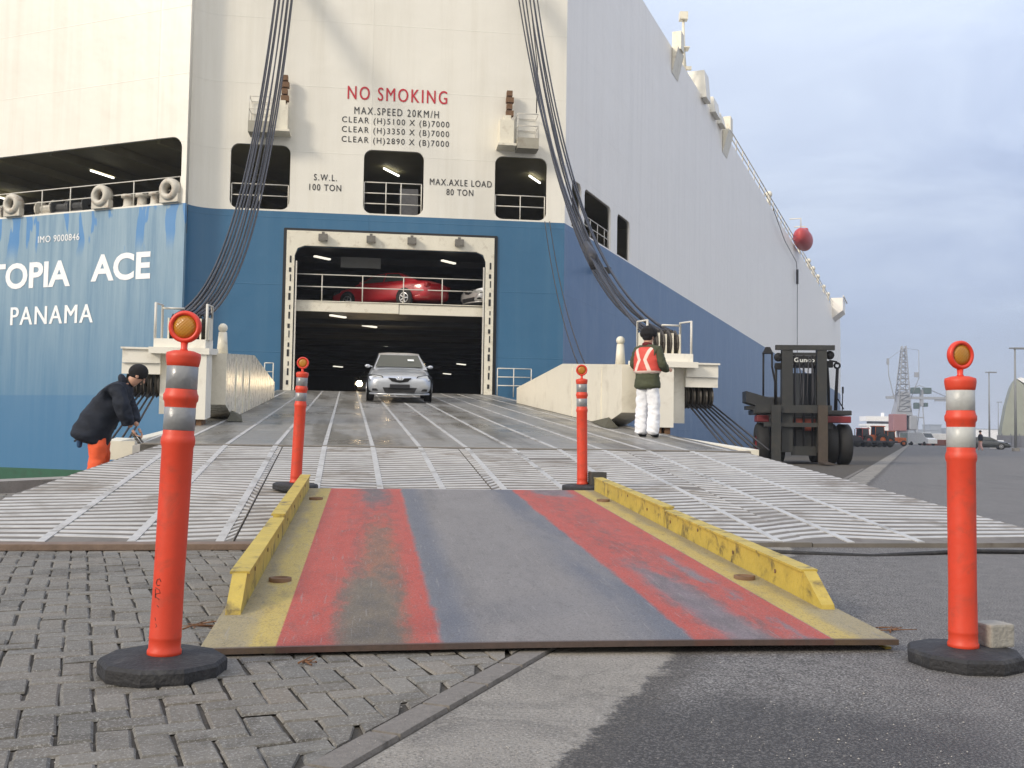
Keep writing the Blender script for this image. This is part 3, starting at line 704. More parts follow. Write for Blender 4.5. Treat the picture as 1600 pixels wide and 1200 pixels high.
def fe(v, s): return v if abs(v) < 3 else -(3.70 + (s - 23.9) * 0.165) if v < 0 else 3.92 + (s - 23.9) * 0.118
for (v0, v1, dz) in ((-4.42, -2.21, 0.010), (-2.21, 0.0, 0.0), (0.0, 2.21, 0.004), (2.21, 4.42, -0.004)):
    fl = MB()
    s0, s1 = 23.92, 29.4
    fl.hexa([R(s1, fe(v0, s1) + .004, -.045 + dz), R(s1, fe(v1, s1) - .004, -.045 + dz), R(s0, fe(v1, s0) - .004, -.16), R(s0, fe(v0, s0) + .004, -.16), R(s1, fe(v0, s1) + .004, dz), R(s1, fe(v1, s1) - .004, dz), R(s0, fe(v1, s0) - .004, 0), R(s0, fe(v0, s0) + .004, 0)])
    f = fl.make('ramp_flap', m_flap, ship)
    b = MB(); ln = MB()
    lns = [v for v in lanes if v0 + 0.05 < v < v1 - 0.05 and abs(v) < 3.65]
    ed = [v0 + 0.02] + lns + [v1 - 0.02]
    for i in range(len(ed) - 1):
        a, c = ed[i], ed[i + 1]; s = s0 + 0.08 + rnd.random() * 0.06; ph = rnd.random() * 6; tl = rnd.choice((-1, 1)) * 0.06
        while s < s1 - 0.10:
            k = (s - s0) / (s1 - s0); d0 = dz * k
            wig = tl * math.sin(s * 1.7 + ph); wd = 0.031 + rnd.random() * 0.012
            sa, sb = s + wig, s - wig
            if rnd.random() > 0.008:
                m1, m2 = a + 0.03, c - 0.03
                if i == 0 and v0 < -3: m1 = fe(v0, s) + .03
                if i == len(ed) - 2 and v1 > 3: m2 = fe(v1, s) - .03
                if i == 0 and v0 > -3: m1 = a - .012
                if i == len(ed) - 2 and v1 < 3: m2 = c + .012
                if m2 - m1 < .05: s += .2; continue
                b.hexa([R(sa + wd, m1, d0 - .004), R(sb + wd, m2, d0 - .004), R(sb - wd, m2, d0 - .004), R(sa - wd, m1, d0 - .004), R(sa + wd - .003, m1, d0 + .004), R(sb + wd - .006, m2, d0 + .004), R(sb - wd + .006, m2, d0 + .004), R(sa - wd + .006, m1, d0 + .004)])
            s += 0.150 + rnd.uniform(-.008, .008)
    b.make('grip_bars', m_bar, f)
    for v in lns:
            ln.hexa([R(s1 - .02, v - .030, dz - .004), R(s1 - .02, v + .030, dz - .004), R(s0, v + .030, -.004), R(s0, v - .030, -.004), R(s1 - .02, v - .030, dz + .008), R(s1 - .02, v + .030, dz + .008), R(s0, v + .030, .008), R(s0, v - .030, .008)])
    ln.make('lane_line', m_line, f)
# outer wings beside the hinge, side girders, sheave towers
for sg in (-1, 1):
    b = MB(); w = [R(20.2, sg * 3.93, 0), R(23.88, sg * 3.93, 0), R(23.88, sg * 4.02, -0.02), R(21.6, sg * 4.02, -0.02)]
    b.prism(w, UPZ * -0.10); wing = b.make('ramp_wing', m_bar, ramp)
    b = MB(); v0, v1 = sg * 4.03, sg * 4.20
    b.hexa([R(23.7, v0, -.42), R(23.7, v1, -.42), R(20.6, v1, -.42), R(20.6, v0, -.42), R(23.7, v0, 0.02), R(23.7, v1, 0.02), R(20.6, v1, -0.05), R(20.6, v0, -0.05)])
    b.hexa([R(22.2, sg * 3.95, -.36), R(22.2, sg * 4.7, -.36), R(21.6, sg * 4.7, -.36), R(21.6, sg * 3.95, -.36), R(22.2, sg * 3.95, -.12), R(22.2, sg * 4.7, -.10), R(21.6, sg * 4.7, -.10), R(21.6, sg * 3.95, -.12)])
    b.make('wing_beam', m_cream, ramp)
    # girder with a sloping top
    b = MB(); vi, vo = sg * 3.46, sg * 3.90
    prof = [(7.9, 0.01), (7.9, 0.45), (14.2, 1.17), (19.3, 1.17), (19.3, 0.30), (18.1, 0.01)]
    pin = [R(s, vi, h) for s, h in prof]; pout = [R(s, vo, h) for s, h in prof]; n = len(prof)
    b.add(pin + pout, [tuple(range(n)), tuple(range(n, 2 * n))[::-1]] + [(i, n + i, n + (i + 1) % n, (i + 1) % n) for i in range(n)])
    gd = b.make('side_girder', M('girder_cream_paint', (0.72, 0.68, 0.57), 0.28 if sg < 0 else 0.40, var=0.06, scale=2, dirt=(0.35, 0.30, 0.22), dirtamt=0.35, dscale=1.5, world=True), ramp)
    for i in range(3):
        s = 15.2 + i * 1.3; b = MB()
        b.hexa([R(s + .05, vi - sg * .02, 0.02), R(s + .05, vi + sg * .02, 0.02), R(s, vi + sg * .02, 0.02), R(s, vi - sg * .02, 0.02), R(s + .05, vi - sg * .012, 1.10), R(s + .05, vi + sg * .02, 1.10), R(s, vi + sg * .02, 1.10), R(s, vi - sg * .012, 1.10)]); b.make('girder_stiffener', m_cream, gd)
    b = MB(); b.tube([R(18.6, sg * 3.62, 1.15), R(18.6, sg * 3.62, 1.55)], [0.10, 0.07], 10); b.ball(R(18.6, sg * 3.62, 1.62), 0.085, 10, 6); b.make('vent_post', m_cream, gd)
    # dark wedge standing in for the shadowed opening below the girder's end
    b = MB(); b.add([R(17.2, sg * 3.44, .015), R(19.2, sg * 3.44, .015), R(18.5, sg * 3.44, .17), R(17.2, sg * 3.40, .01), R(19.2, sg * 3.18, .012)], [(0, 1, 2), (0, 2, 3), (2, 1, 4), (3, 2, 4)]); b.make('shade_wedge', M('wedge_shade_colour', (0.075, 0.070, 0.045), 0.8, var=0.5, scale=8), gd)
    # sheave tower
    tw = MB()
    S0 = 20.0
    def tb(mb, v0, v1, h0, h1, s0, s1):
        mb.hexa([R(s1, sg * v0) + UPZ * h0, R(s1, sg * v1) + UPZ * h0, R(s0, sg * v1) + UPZ * h0, R(s0, sg * v0) + UPZ * h0, R(s1, sg * v0) + UPZ * h1, R(s1, sg * v1) + UPZ * h1, R(s0, sg * v1) + UPZ * h1, R(s0, sg * v0) + UPZ * h1])
    tb(tw, 3.66, 4.12, 0.10, 1.14, S0 - .40, S0 + .25)
    tb(tw, 4.12, 4.42, 0.16, 1.14, S0 - .80, S0 - .05)
    tb(tw, 3.62, 4.55, 1.14, 1.24, S0 - .85, S0 + .28)
    tb(tw, 3.70, 4.50, 1.24, 1.38, S0 - .75, S0 + .15)
    tb(tw, 4.40, 4.98, 0.98, 1.20, S0 - .60, S0 + .10); tb(tw, 4.40, 5.00, 1.20, 1.23, S0 - .64, S0 + .14); tb(tw, 4.40, 4.99, 0.80, 0.975, S0 - .55, S0 + .06)
    tower = tw.make('sheave_tower', M('tower_cream_paint', (0.78, 0.75, 0.66), 0.45, var=0.06, scale=3, dirt=(0.34, 0.28, 0.2), dirtamt=0.3, dscale=3, world=True), ramp)
    for hv0, hv1 in ((3.72, 3.80), (3.86, 3.92), (3.98, 4.08)):
        b = MB(); tb(b, hv0, hv1, -0.02, 0.10, S0 - .3, S0 + .2); b.make('tower_hinge', m_rust, tower)
    sv = MB()
    def wheel(mb, v, h, r, w, s):
        c = R(s, sg * v) + UPZ * h; ax = RV
        n = 16; vs = []
        for k, (rr, off) in enumerate(((r * .2, -w / 2), (r, -w / 2), (r * .86, 0), (r, w / 2), (r * .2, w / 2))):
            for j in range(n):
                q = 2 * math.pi * j / n; vs.append(c + ax * off + (RU * math.cos(q) + UPZ * math.sin(q)) * rr)
        mb.add(vs, [(k * n + j, k * n + (j + 1) % n, (k + 1) * n + (j + 1) % n, (k + 1) * n + j) for k in range(4) for j in range(n)])
    m_shv = M('dark_sheave_steel', (0.055, 0.048, 0.040), 0.55, var=0.5, scale=12)
    for i in range(5):
        sv = MB(); wheel(sv, 3.74 + i * 0.125, 1.56, 0.24, 0.06, S0 - .2); sv.make('sheave', m_shv, tower)
        sv = MB(); wheel(sv, 4.46 + i * 0.11, 0.63, 0.22, 0.06, S0 - .2); sv.make('sheave', m_shv, tower)
    for i in range(6):
        b = MB(); tb(b, 3.665 + i * 0.125, 3.69 + i * 0.125, 1.38, 1.74 - 0.02 * (i % 2), S0 - .38, S0 + .02); b.make('sheave_cheek', m_cream, tower)
    for vv in (3.70, 4.50):
        b = MB(); q = [R(S0 + .05, sg * vv) + UPZ * 1.38, R(S0 + .05, sg * vv) + UPZ * 1.95, R(S0 - .55, sg * vv) + UPZ * 1.95, R(S0 - .55, sg * vv) + UPZ * 1.38]
        b.tube(q, 0.022, 6)
        if vv > 4: b.tube([R(S0 - .55, sg * 4.15) + UPZ * 1.90, R(S0 - .55, sg * 4.50) + UPZ * 1.90], 0.02, 6)
        b.make('sheave_guard', m_grail, tower)
    # hoisting wires: sagging from the stern above down to the sheaves
    top = Vector((-8.45, 36.0, 17.6)) if sg < 0 else Vector((0.25, 36.9, 17.6))
    nw = 10
    for i in range(nw):
        off = (i - (nw - 1) / 2)
        a = top + FD * off * 0.072 + UPZ * (0.3 if i % 2 else 0) - FB * (0.10 + 0.10 * (i % 2))
        e = R(S0 - .25, sg * (3.74 + ((i if sg > 0 else nw - 1 - i) * 0.056))) + UPZ * 1.78
        if sg > 0 and i in (0, 1): e = R(S0 - .3, 3.72 + .06 * i) + UPZ * 1.74
        sag = 2.75 + 0.22 * math.sin(i * 2.1) - (0.75 if (sg > 0 and i in (0, 1)) else 0)
        pts = []
        for k in range(25):
            u = k / 24; q = a.lerp(e, u); q.z -= sag * 4 * u * (1 - u); pts.append(q)
        b = MB(); b.tube(pts, 0.025, 5); hwire = b.make('hoisting_wire', m_wire, ramp)
        if sg > 0 and i == 1: b = MB(); b.tube([pts[17], pts[18], pts[18] + Vector((0.02, 0, -0.25))], [0.08, 0.13, 0.07], 8); b.make('wire_clamp', m_wire, hwire)
    # short wires below the arm, down to the wing
    for i in range(7):
        a = R(S0 - .05, sg * (4.48 + 0.075 * i)) + UPZ * 0.50; e = R(S0 + 1.6 - .1 * (i % 2), sg * (4.55 + 0.12 * i)) + UPZ * (-0.16)
        b = MB(); b.tube([a, e], 0.017, 5); b.make('wing_wire', m_wire, ramp)
# two thin pilot wires from the right hand window to the girder, one from the davit
for i in range(2):
    a = P(5.72 + i * 0.18, 8.82, 0.05); e = R(15.4, 3.55 + 0.16 * i) + UPZ * 1.15; pts = []
    for k in range(17):
        u = k / 16; q = a.lerp(e, u); q.z -= 0.55 * 4 * u * (1 - u); pts.append(q)
    MB().tube(pts, 0.016, 5).make('pilot_wire', m_wire, ship)
MB().tube([P(4.85, 17.5, .9), P(5.25, 14.4, .8), P(5.25, 12.7, .7)], 0.02, 5).make('davit_wire', m_wire, ship)

# ---------------------------------------------------------------- gear on the ship's upper edge
b = MB()
q = Q(-0.8, 24, ZT)
b.tube([q, q + UPZ * 4.2], [0.22, 0.07], 8); b.tube([q + SA * 1.5, q + UPZ * 3.0], 0.06, 6); b.tube([q - SA * 1.5, q + UPZ * 3.0], 0.06, 6)
b.box(q + UPZ * 4.4, (0.5, 0.5, 0.45)); b.box(q + UPZ * 2.4, (0.7, 0.7, 0.06)); b.box(q + UPZ * 1.2, (1.0, 0.2, 0.2))
b.make('stern_mast', m_cream, ship)
def bracket(t, ln, h, out, mt):
    b = MB(); b.add([Q(0.02, t, ZT), Q(0.02, t + ln, ZT), Q(out, t + ln, ZT), Q(out, t, ZT), Q(0.02, t, ZT - h), Q(0.02, t + ln, ZT - h)], [(0, 1, 2, 3), (0, 3, 4), (1, 5, 2), (3, 2, 5, 4)])
    b.box(Q(out / 2, t + ln / 2, ZT + 0.5), (ln * 0.5, 0.5, 1.0), Matrix.Rotation(math.atan2(SA.y, SA.x), 3, 'Z'))
    return b.make('bridge_wing_bracket', mt, ship)
bracket(17.5, 1.5, 1.4, 0.35, m_cream); bracket(33, 1.8, 1.6, 0.45, m_cream)
b = MB()
for (t, h, l) in ((25.5, 1.5, 1.4), (28.5, 0.8, 1.8), (31.0, 0.5, 1.4)):
    b.hexa([Q(-1.2, t, ZT - .2), Q(0.35, t, ZT - .2), Q(0.35, t + l, ZT - .2), Q(-1.2, t + l, ZT - .2), Q(-1.2, t, ZT + h), Q(0.2, t, ZT + h), Q(0.2, t + l, ZT + h), Q(-1.2, t + l, ZT + h)])
b.make('deck_house', m_white, ship)
rail('deck_railing', [Q(-0.05, t, ZT - .16) for t in range(36, 148, 3)], 1.1, ship, r=0.05)
for t in (58, 84, 95, 101, 108, 118, 126):
    b = MB(); b.tube([Q(-0.2, t, ZT - .2), Q(-0.2, t, ZT + 1.1)], 0.20, 8); b.ball(Q(-0.2, t, ZT + 1.2), 0.34, 10, 6); b.make('deck_ventilator', m_cream, ship)
b = MB(); b.hexa([Q(-0.2, 132, ZT - 2.0), Q(1.6, 132, ZT - .6), Q(1.6, 138, ZT - .6), Q(-0.2, 138, ZT - 2.0), Q(-.2, 132, ZT + 1.4), Q(1.6, 132, ZT + 1.4), Q(1.6, 138, ZT + 1.4), Q(-.2, 138, ZT + 1.4)]); b.make('bridge_wing', m_white2, ship)
MB().tube([Q(1.75, 131, ZT + 1.5), Q(1.75, 140, ZT + 1.5)], 0.12, 6).make('wing_roof', m_white, ship)
# ---------------------------------------------------------------- painted loading plate in front of the ramp
def mat_plate():
    t = NT('painted_plate'); o = t.obj(); x, y, z = t.xyz(o)
    long_ = t.noise(t.mapping(o, (3.2, 0.55, 1)), 1.0, 6, 0.65, 0.3)
    med = t.noise(t.mapping(o, (6, 2.0, 1)), 1.0, 6, 0.7, 0.4)
    xw = t.math('ADD', x, t.math('MULTIPLY', t.math('SUBTRACT', med, 0.5), 0.10))
    grey = t.mix(t.noise(t.mapping(o, (2, 1, 1)), 1.2, 6, 0.65), (0.140, 0.130, 0.122), (0.225, 0.210, 0.200))
    grey = t.mix(t.step(long_, 0.50, 0.72, 0, 0.6), grey, (0.115, 0.112, 0.112))
    def bandm(c, hw, soft, src=xw):
        return t.step(t.math('ABSOLUTE', t.math('SUBTRACT', src, c)), hw + soft, hw - soft)
    blue = (0.095, 0.105, 0.130)
    c = t.mix(t.math('MULTIPLY', bandm(-0.42, 0.085, 0.07), 0.8), grey, blue)
    c = t.mix(t.math('MULTIPLY', bandm(0.47, 0.17, 0.12), t.step(long_, 0.35, 0.6, 0.35, 0.9)), c, blue)
    red = t.mix(t.noise(o, 5, 5, 0.7), (0.30, 0.036, 0.022), (0.46, 0.075, 0.046))
    red = t.mix(t.step(med, 0.55, 0.8, 0, 0.5), red, (0.30, 0.11, 0.09))
    # left red stripe, worn to bare olive steel by the wheels
    rag = t.math('SUBTRACT', t.noise(t.mapping(o, (14, 5, 1)), 1.0, 7, 0.75, 0.3), 0.5)
    def worn(m): return t.math('ADD', t.math('MULTIPLY', t.step(t.math('ADD', m, t.math('MULTIPLY', rag, 1.3)), 0.15, 0.85), t.math('MULTIPLY', t.step(m, 0.02, 0.30), 0.75)), t.math('MULTIPLY', m, 0.25))
    rl = t.math('MULTIPLY', t.step(x, -1.108, -1.100), t.step(xw, -0.465, -0.505))
    yfr = t.math('ADD', t.math('MULTIPLY', y, 1.0), t.math('MULTIPLY', t.math('SUBTRACT', med, 0.5), 1.8))
    wl = t.math('MULTIPLY', bandm(-0.755, 0.135, 0.09), t.step(yfr, 2.2, 0.7))
    wl2 = t.math('MULTIPLY', bandm(-0.72, 0.12, 0.10), t.math('MULTIPLY', t.step(y, 3.2, 4.8), 0.8))
    wl3 = t.math('MULTIPLY', bandm(-0.70, 0.10, 0.10), t.math('MULTIPLY', t.step(yfr, 4.6, 2.0), 0.9))
    c = t.mix(rl, c, red)
    ol = t.mix(t.noise(o, 7, 5, 0.7), (0.090, 0.078, 0.058), (0.175, 0.135, 0.085))
    c = t.mix(t.math('MULTIPLY', rl, worn(wl3)), c, (0.23, 0.105, 0.055))
    c = t.mix(t.math('MULTIPLY', rl, worn(wl)), c, ol)
    c = t.mix(t.math('MULTIPLY', rl, worn(wl2)), c, (0.12, 0.10, 0.10))
    # right red stripe with grey wear tracks
    rr = t.math('MULTIPLY', t.step(x, 1.100, 1.092), t.step(xw, 0.50, 0.54))
    c = t.mix(rr, c, red)
    xt = t.math('ADD', xw, t.math('MULTIPLY', y, 0.03))
    w1 = t.math('MULTIPLY', bandm(0.76, 0.10, 0.09, xt), t.step(yfr, 2.3, 0.7))
    w2 = t.math('MULTIPLY', bandm(0.98, 0.05, 0.06, xt), t.math('MULTIPLY', t.step(long_, 0.42, 0.6), t.step(yfr, 3.6, 1.5)))
    w3 = t.math('MULTIPLY', bandm(0.86, 0.18, 0.10), t.math('MULTIPLY', t.step(yfr, 4.2, 5.0), 0.85))
    wr = t.math('MAXIMUM', t.math('MAXIMUM', w1, w2), w3)
    c = t.mix(t.math('MULTIPLY', rr, t.math('MULTIPLY', worn(wr), 0.9)), c, t.mix(t.noise(o, 4, 4), (0.105, 0.110, 0.135), (0.19, 0.175, 0.175)))
    # yellow margins with grime
    yl = t.mix(t.noise(o, 6, 5, 0.7), (0.36, 0.26, 0.055), (0.50, 0.38, 0.10))
    gr = t.mix(t.noise(o, 9, 6, 0.7), (0.20, 0.165, 0.085), (0.34, 0.285, 0.165))
    ax = t.math('ABSOLUTE', x)
    gm = t.math('MULTIPLY', t.step(t.math('ADD', ax, t.math('MULTIPLY', t.math('SUBTRACT', med, 0.5), 0.22)), 1.17, 1.25), 0.9)
    yl = t.mix(gm, yl, gr)
    yl = t.mix(t.step(t.noise(o, 14, 6, 0.75), 0.60, 0.72, 0, 0.6), yl, (0.06, 0.05, 0.03))
    c = t.mix(t.step(ax, 1.096, 1.104), c, yl)
    c = t.mix(t.step(t.noise(o, 60, 2, 0.6), 0.70, 0.76, 0, 0.5), c, (0.05, 0.045, 0.04))
    # tyre grime, grit and long scrapes over all the paint
    tr = t.math('MAXIMUM', bandm(-0.74, 0.16, 0.12), bandm(0.78, 0.16, 0.12))
    gm2 = t.math('MULTIPLY', t.step(t.math('ADD', rag, t.math('MULTIPLY', tr, 0.12)), 0.0, 0.26), 0.50)
    c = t.mix(gm2, c, (0.060, 0.054, 0.050))
    c = t.mix(t.step(t.noise(t.mapping(o, (70, 3.0, 1)), 1.0, 3, 0.6), 0.62, 0.70, 0, 0.45), c, (0.27, 0.255, 0.24))
    c = t.mix(t.step(t.noise(t.mapping(o, (4.0, 60, 1), (0, 0, 0.25)), 1.0, 3, 0.6), 0.65, 0.72, 0, 0.35), c, (0.07, 0.06, 0.055))
    c = t.mix(t.step(t.noise(o, 130, 3, 0.75), 0.55, 0.63, 0, 0.40), c, (0.34, 0.32, 0.30))
    c = t.mix(t.step(t.noise(o, 100, 3, 0.75), 0.45, 0.39, 0, 0.5), c, (0.04, 0.036, 0.033))
    e = t.step(y, 0.030, 0.004); c = t.mix(t.math('MULTIPLY', e, 0.92), c, t.mix(t.noise(o, 25, 5, 0.7), (0.030, 0.022, 0.018), (0.10, 0.060, 0.045)))
    t.bump(t.math('ADD', t.noise(o, 110, 4, 0.75), t.math('MULTIPLY', med, 0.8)), 0.45, 0.005)
    return t.fin(c, t.math('ADD', t.math('MULTIPLY', long_, 0.25), 0.50))
m_plate = mat_plate()
m_yel = M('scuffed_yellow_paint', (0.45, 0.335, 0.060), 0.55, var=0.3, scale=9, dirt=(0.085, 0.066, 0.035), dirtamt=0.95, dscale=8, bump=0.4, bscale=50)
PL, PH = 5.25, 1.375
def pz(x, y): return 0.050 + 0.30 * (y / PL) + 0.010 * (1 - (x / PH) ** 2) * (1 - y / PL)
lp = thing('loading_plate', 'steel drive-on plate painted grey, red and yellow, laid from the quay over the ramp edge', 'loading plate')
b = MB(); nx, ny = 24, 30; tops = []; bots = []
for j in range(ny + 1):
    for i in range(nx + 1):
        x, y = -PH + 2 * PH * i / nx, PL * j / ny
        tops.append((x, y, pz(x, y))); bots.append((x, y, pz(x, y) - 0.022))
idx = lambda i, j: j * (nx + 1) + i; off = len(tops); fs = []
for j in range(ny):
    for i in range(nx):
        fs.append((idx(i, j), idx(i + 1, j), idx(i + 1, j + 1), idx(i, j + 1))); fs.append((off + idx(i, j + 1), off + idx(i + 1, j + 1), off + idx(i + 1, j), off + idx(i, j)))
for i in range(nx):
    fs.append((off + idx(i, 0), off + idx(i + 1, 0), idx(i + 1, 0), idx(i, 0))); fs.append((idx(i, ny), idx(i + 1, ny), off + idx(i + 1, ny), off + idx(i, ny)))
for j in range(ny):
    fs.append((idx(0, j), idx(0, j + 1), off + idx(0, j + 1), off + idx(0, j))); fs.append((off + idx(nx, j), off + idx(nx, j + 1), idx(nx, j + 1), idx(nx, j)))
b.add(tops + bots, fs); dp = b.make('deck_plate', m_plate, lp)
for sx in (-1, 1):
    k = MB(); xo, xi = sx * 1.355, sx * 1.292
    segs = [(0.52, 2.55), (2.56, 5.24)] if sx < 0 else [(0.52, 3.0), (3.01, 5.24)]
    for n_, (y0, y1) in enumerate(segs):
        h0 = h1 = 0.135
        z0, z1 = pz(1.3, y0), pz(1.3, y1)
        if n_ == 0:
            ym = y0 + 0.20
            zm = pz(1.3, ym)
            k.hexa([(xi, y0, z0 - .02), (xo, y0, z0 - .02), (xo, ym, zm - .02), (xi, ym, zm - .02), (xi, y0 + .012, z0 + .02), (xo, y0 + .012, z0 + .02), (xo, ym, zm + h0), (xi, ym, zm + h0)])
            y0, z0 = ym + .002, zm
        k.hexa([(xi, y0, z0 - .02), (xo, y0, z0 - .02), (xo, y1, z1 - .02), (xi, y1, z1 - .02), (xi, y0, z0 + h0), (xo, y0, z0 + h0), (xo, y1, z1 + h1 - .02), (xi, y1, z1 + h1 - .02)])
        k.hexa([(xi - sx * .01, y0 + .01, z0 + h0 - .004), (xo + sx * .012, y0 + .01, z0 + h0 - .004), (xo + sx * .012, y1 - .01, z1 + h1 - .024), (xi - sx * .01, y1 - .01, z1 + h1 - .024), (xi - sx * .01, y0 + .01, z0 + h0 + .008), (xo + sx * .012, y0 + .01, z0 + h0 + .008), (xo + sx * .012, y1 - .01, z1 + h1 - .012), (xi - sx * .01, y1 - .01, z1 + h1 - .012)])
    kr = k.make('kerb_rail', m_yel, lp)
    rr = random.Random(9 + sx)
    for i in range(7):
        h = MB(); y = 1.0 + i * 0.6 + rr.random() * .1
        h.lathe([(0.0, 0), (0.011, 0), (0.011, -sx * 0.003), (0, -sx * 0.003)], 8, (xi - sx * 0.001, y, pz(1.3, y) + 0.05 + rr.random() * 0.05), 'X', False); h.make('bolt_hole', m_rust, kr)
    for yy in (1.22, 4.45):
        r_ = MB(); c = (sx * 1.19, yy, pz(1.19, yy) + 0.002)
        r_.lathe([(0.055, -0.01), (0.055, 0.014), (0.040, 0.016), (0.036, 0.004), (0.0, 0.004)], 18, c); r_.make('lifting_eye', m_rust, lp)
    s = MB(); s.hexa([(sx * 1.345, 0.05, 0.002), (sx * 1.37, 0.05, 0.002), (sx * 1.37, PL, 0.215), (sx * 1.345, PL, 0.215), (sx * 1.345, 0.05, 0.012), (sx * 1.37, 0.05, 0.012), (sx * 1.37, PL, 0.325), (sx * 1.345, PL, 0.325)])
    s.make('side_skirt', m_yel, lp)
s = MB(); s.box((0, PL - .04, 0.285), (2.6, 0.05, 0.09)); s.make('rear_skirt', m_rust, lp)
lp.location = (0.225, 3.93, 0.0); lp.rotation_euler = (0, 0, RAD(8.0))
# a low timber and steel lip lying under the flap edge
# ---------------------------------------------------------------- delineator posts
m_or = M('orange_plastic', (0.60, 0.050, 0.018), 0.5, var=0.18, scale=6, dirt=(0.30, 0.055, 0.030), dirtamt=0.6, dscale=9, bump=0.12, bscale=40)
m_or2 = M('orange_plastic_head', (0.64, 0.042, 0.018), 0.4, var=0.06, scale=9)
m_rub = M('black_rubber', (0.020, 0.020, 0.022), 0.75, var=0.4, scale=18, dirt=(0.07, 0.068, 0.065), dirtamt=0.5, dscale=14, bump=0.6, bscale=70)
m_sheet = M('grey_reflective_sheet', (0.24, 0.245, 0.25), 0.36, 0.25, var=0.2, scale=9, dirt=(0.42, 0.42, 0.42), dirtamt=0.5, dscale=9, bump=0.25, bscale=40)
m_sheet2 = M('white_reflective_sheet', (0.42, 0.43, 0.415), 0.4, 0.05, var=0.18, scale=9, dirt=(0.30, 0.31, 0.31), dirtamt=0.7, dscale=8, bump=0.2, bscale=40)
m_lens = NT('amber_lens')
_o = m_lens.obj(); _x, _y, _z = m_lens.xyz(_o)
_g = m_lens.math('MULTIPLY', m_lens.math('SINE', m_lens.math('MULTIPLY', _x, 520)), m_lens.math('SINE', m_lens.math('MULTIPLY', _z, 520)))
m_lens.bump(_g, 0.25, 0.002)
m_lens = m_lens.fin(m_lens.mix(m_lens.noise(_o, 30, 3), (0.42, 0.135, 0.012), (0.40, 0.21, 0.022)), 0.25)
def make_post(label, sheet_mat):
    r = thing('delineator_post', label, 'traffic post', group='orange delineator posts around the loading plate')
    b = MB(); n = 10; rr = random.Random(4); vs = []
    rad = [0.215 + rr.uniform(-.006, .006) for _ in range(n)]
    for (k, z) in ((0.985, 0.0), (1.0, 0.012), (1.0, 0.044), (0.955, 0.056), (0.60, 0.062), (0.30, 0.066), (0.0, 0.066)):
        for j in range(n):
            a = 2 * math.pi * (j + .5) / n; vs.append((rad[j] * k * math.cos(a), rad[j] * k * math.sin(a), z))
    b.add(vs, [(i * n + j, i * n + (j + 1) % n, (i + 1) * n + (j + 1) % n, (i + 1) * n + j) for i in range(6) for j in range(n)] + [tuple(range(n))[::-1]])
    b.make('rubber_base', m_rub, r)
    z0 = 0.05
    prof = [(0.045, 0.06), (0.057, 0.06), (0.0575, 0.078), (0.0535, 0.085), (0.053, 0.118), (0.0545, 0.122), (0.0535, 0.128), (0.0515, 0.30), (0.0525, 0.60), (0.0530, 0.775), (0.0575, 0.788), (0.0580, 0.802), (0.0555, 0.812), (0.0525, 0.820),
            (0.0525, 0.832), (0.0515, 0.834), (0.0515, 0.914), (0.0530, 0.918), (0.0540, 0.932), (0.0590, 0.940), (0.0595, 0.956), (0.0545, 0.966), (0.0530, 0.976), (0.0515, 0.978), (0.0515, 1.058), (0.054, 1.060), (0.0565, 1.072), (0.0590, 1.090), (0.0575, 1.104), (0.035, 1.112), (0.0, 1.114)]
    MB().lathe(prof, 32).make('post_tube', m_or, r)
    for z in (0.835, 0.9785): MB().lathe([(0.0515, z), (0.0530, z + .001), (0.0530, z + 0.078), (0.0515, z + .079)], 32).make('reflective_band', sheet_mat, r)
    h = MB(); h.tube([(0, 0, 1.108), (0, 0, 1.120), (0, 0, 1.150)], [0.018, 0.011, 0.013], 12)
    h.lathe([(0.0, 0.016), (0.030, 0.016), (0.052, 0.012), (0.0565, 0.004), (0.0565, -0.010), (0.052, -0.016), (0.043, -0.016), (0.041, -0.008), (0.0, -0.008)], 32, (0, 0, 1.196), 'Y')
    hd = h.make('reflector_head', m_or2, r)
    MB().lathe([(0.0, -0.017), (0.024, -0.0155), (0.0405, -0.010), (0.0405, -0.007)], 28, (0, 0, 1.196), 'Y').make('reflector_lens', m_lens, hd)
    return r
p1 = make_post('nearest orange post with handwritten marks on its tube, on the pavers beside the plate', m_sheet)
g = MB(); rr = random.Random(2)   # scribbled marks on the tube
def scr(pts):
    q = []
    for u, z in pts:
        a = RAD(-112) + u / 0.0525; q.append((0.0527 * math.cos(a), 0.0527 * math.sin(a), z))
    g.tube(q, 0.0012, 4)
scr([(0.010, .318), (0.004, .328), (-0.006, .324), (-0.010, .312), (-0.004, .304), (0.006, .306)]); scr([(-.012, .296), (0.006, .290), (0.010, .280), (-0.006, .276), (-0.010, .266), (0.008, .258)])
scr([(-.012, .292), (-.010, .262)]); scr([(.000, .238), (.008, .232)]); scr([(-.004, .196), (0.0, .186)]); scr([(.0, .176), (.006, .168), (.0, .163)])
g.make('handwriting', m_blkp, p1)
p1.location = (-1.185, 3.50, 0.020); p1.rotation_euler = (0, RAD(1.9), 0)
p2 = make_post('orange post with white bands standing on the asphalt right of the plate', m_sheet2)
p2.location = (1.762, 3.93, 0.0); p2.rotation_euler = (0, RAD(-0.3), RAD(15))
def surf(x, y):
    r = Vector((x, y, 0)) - DC; return zr(-r.dot(RU)) + 0.012
for (x, y, lean, lab, rz, src) in ((-2.03, 9.52, 2.4, 'orange post on the ramp flap close to the far left corner of the plate', 0.7, p1), (0.715, 10.0, -1.2, 'orange post on the ramp flap beside the dark block, right of the plate', 2.0, p1)):
    q = copy_thing(src, (x, y, surf(x, y) - 0.004), 0, lab)
    for c in list(q.children):
        if c.name.startswith('handwriting'): bpy.data.objects.remove(c)
    q.rotation_euler = (RAD(2.0), RAD(lean), 0)
b = MB(); b.box((0, 0, 0.045), (0.115, 0.10, 0.09), None, 0.008)
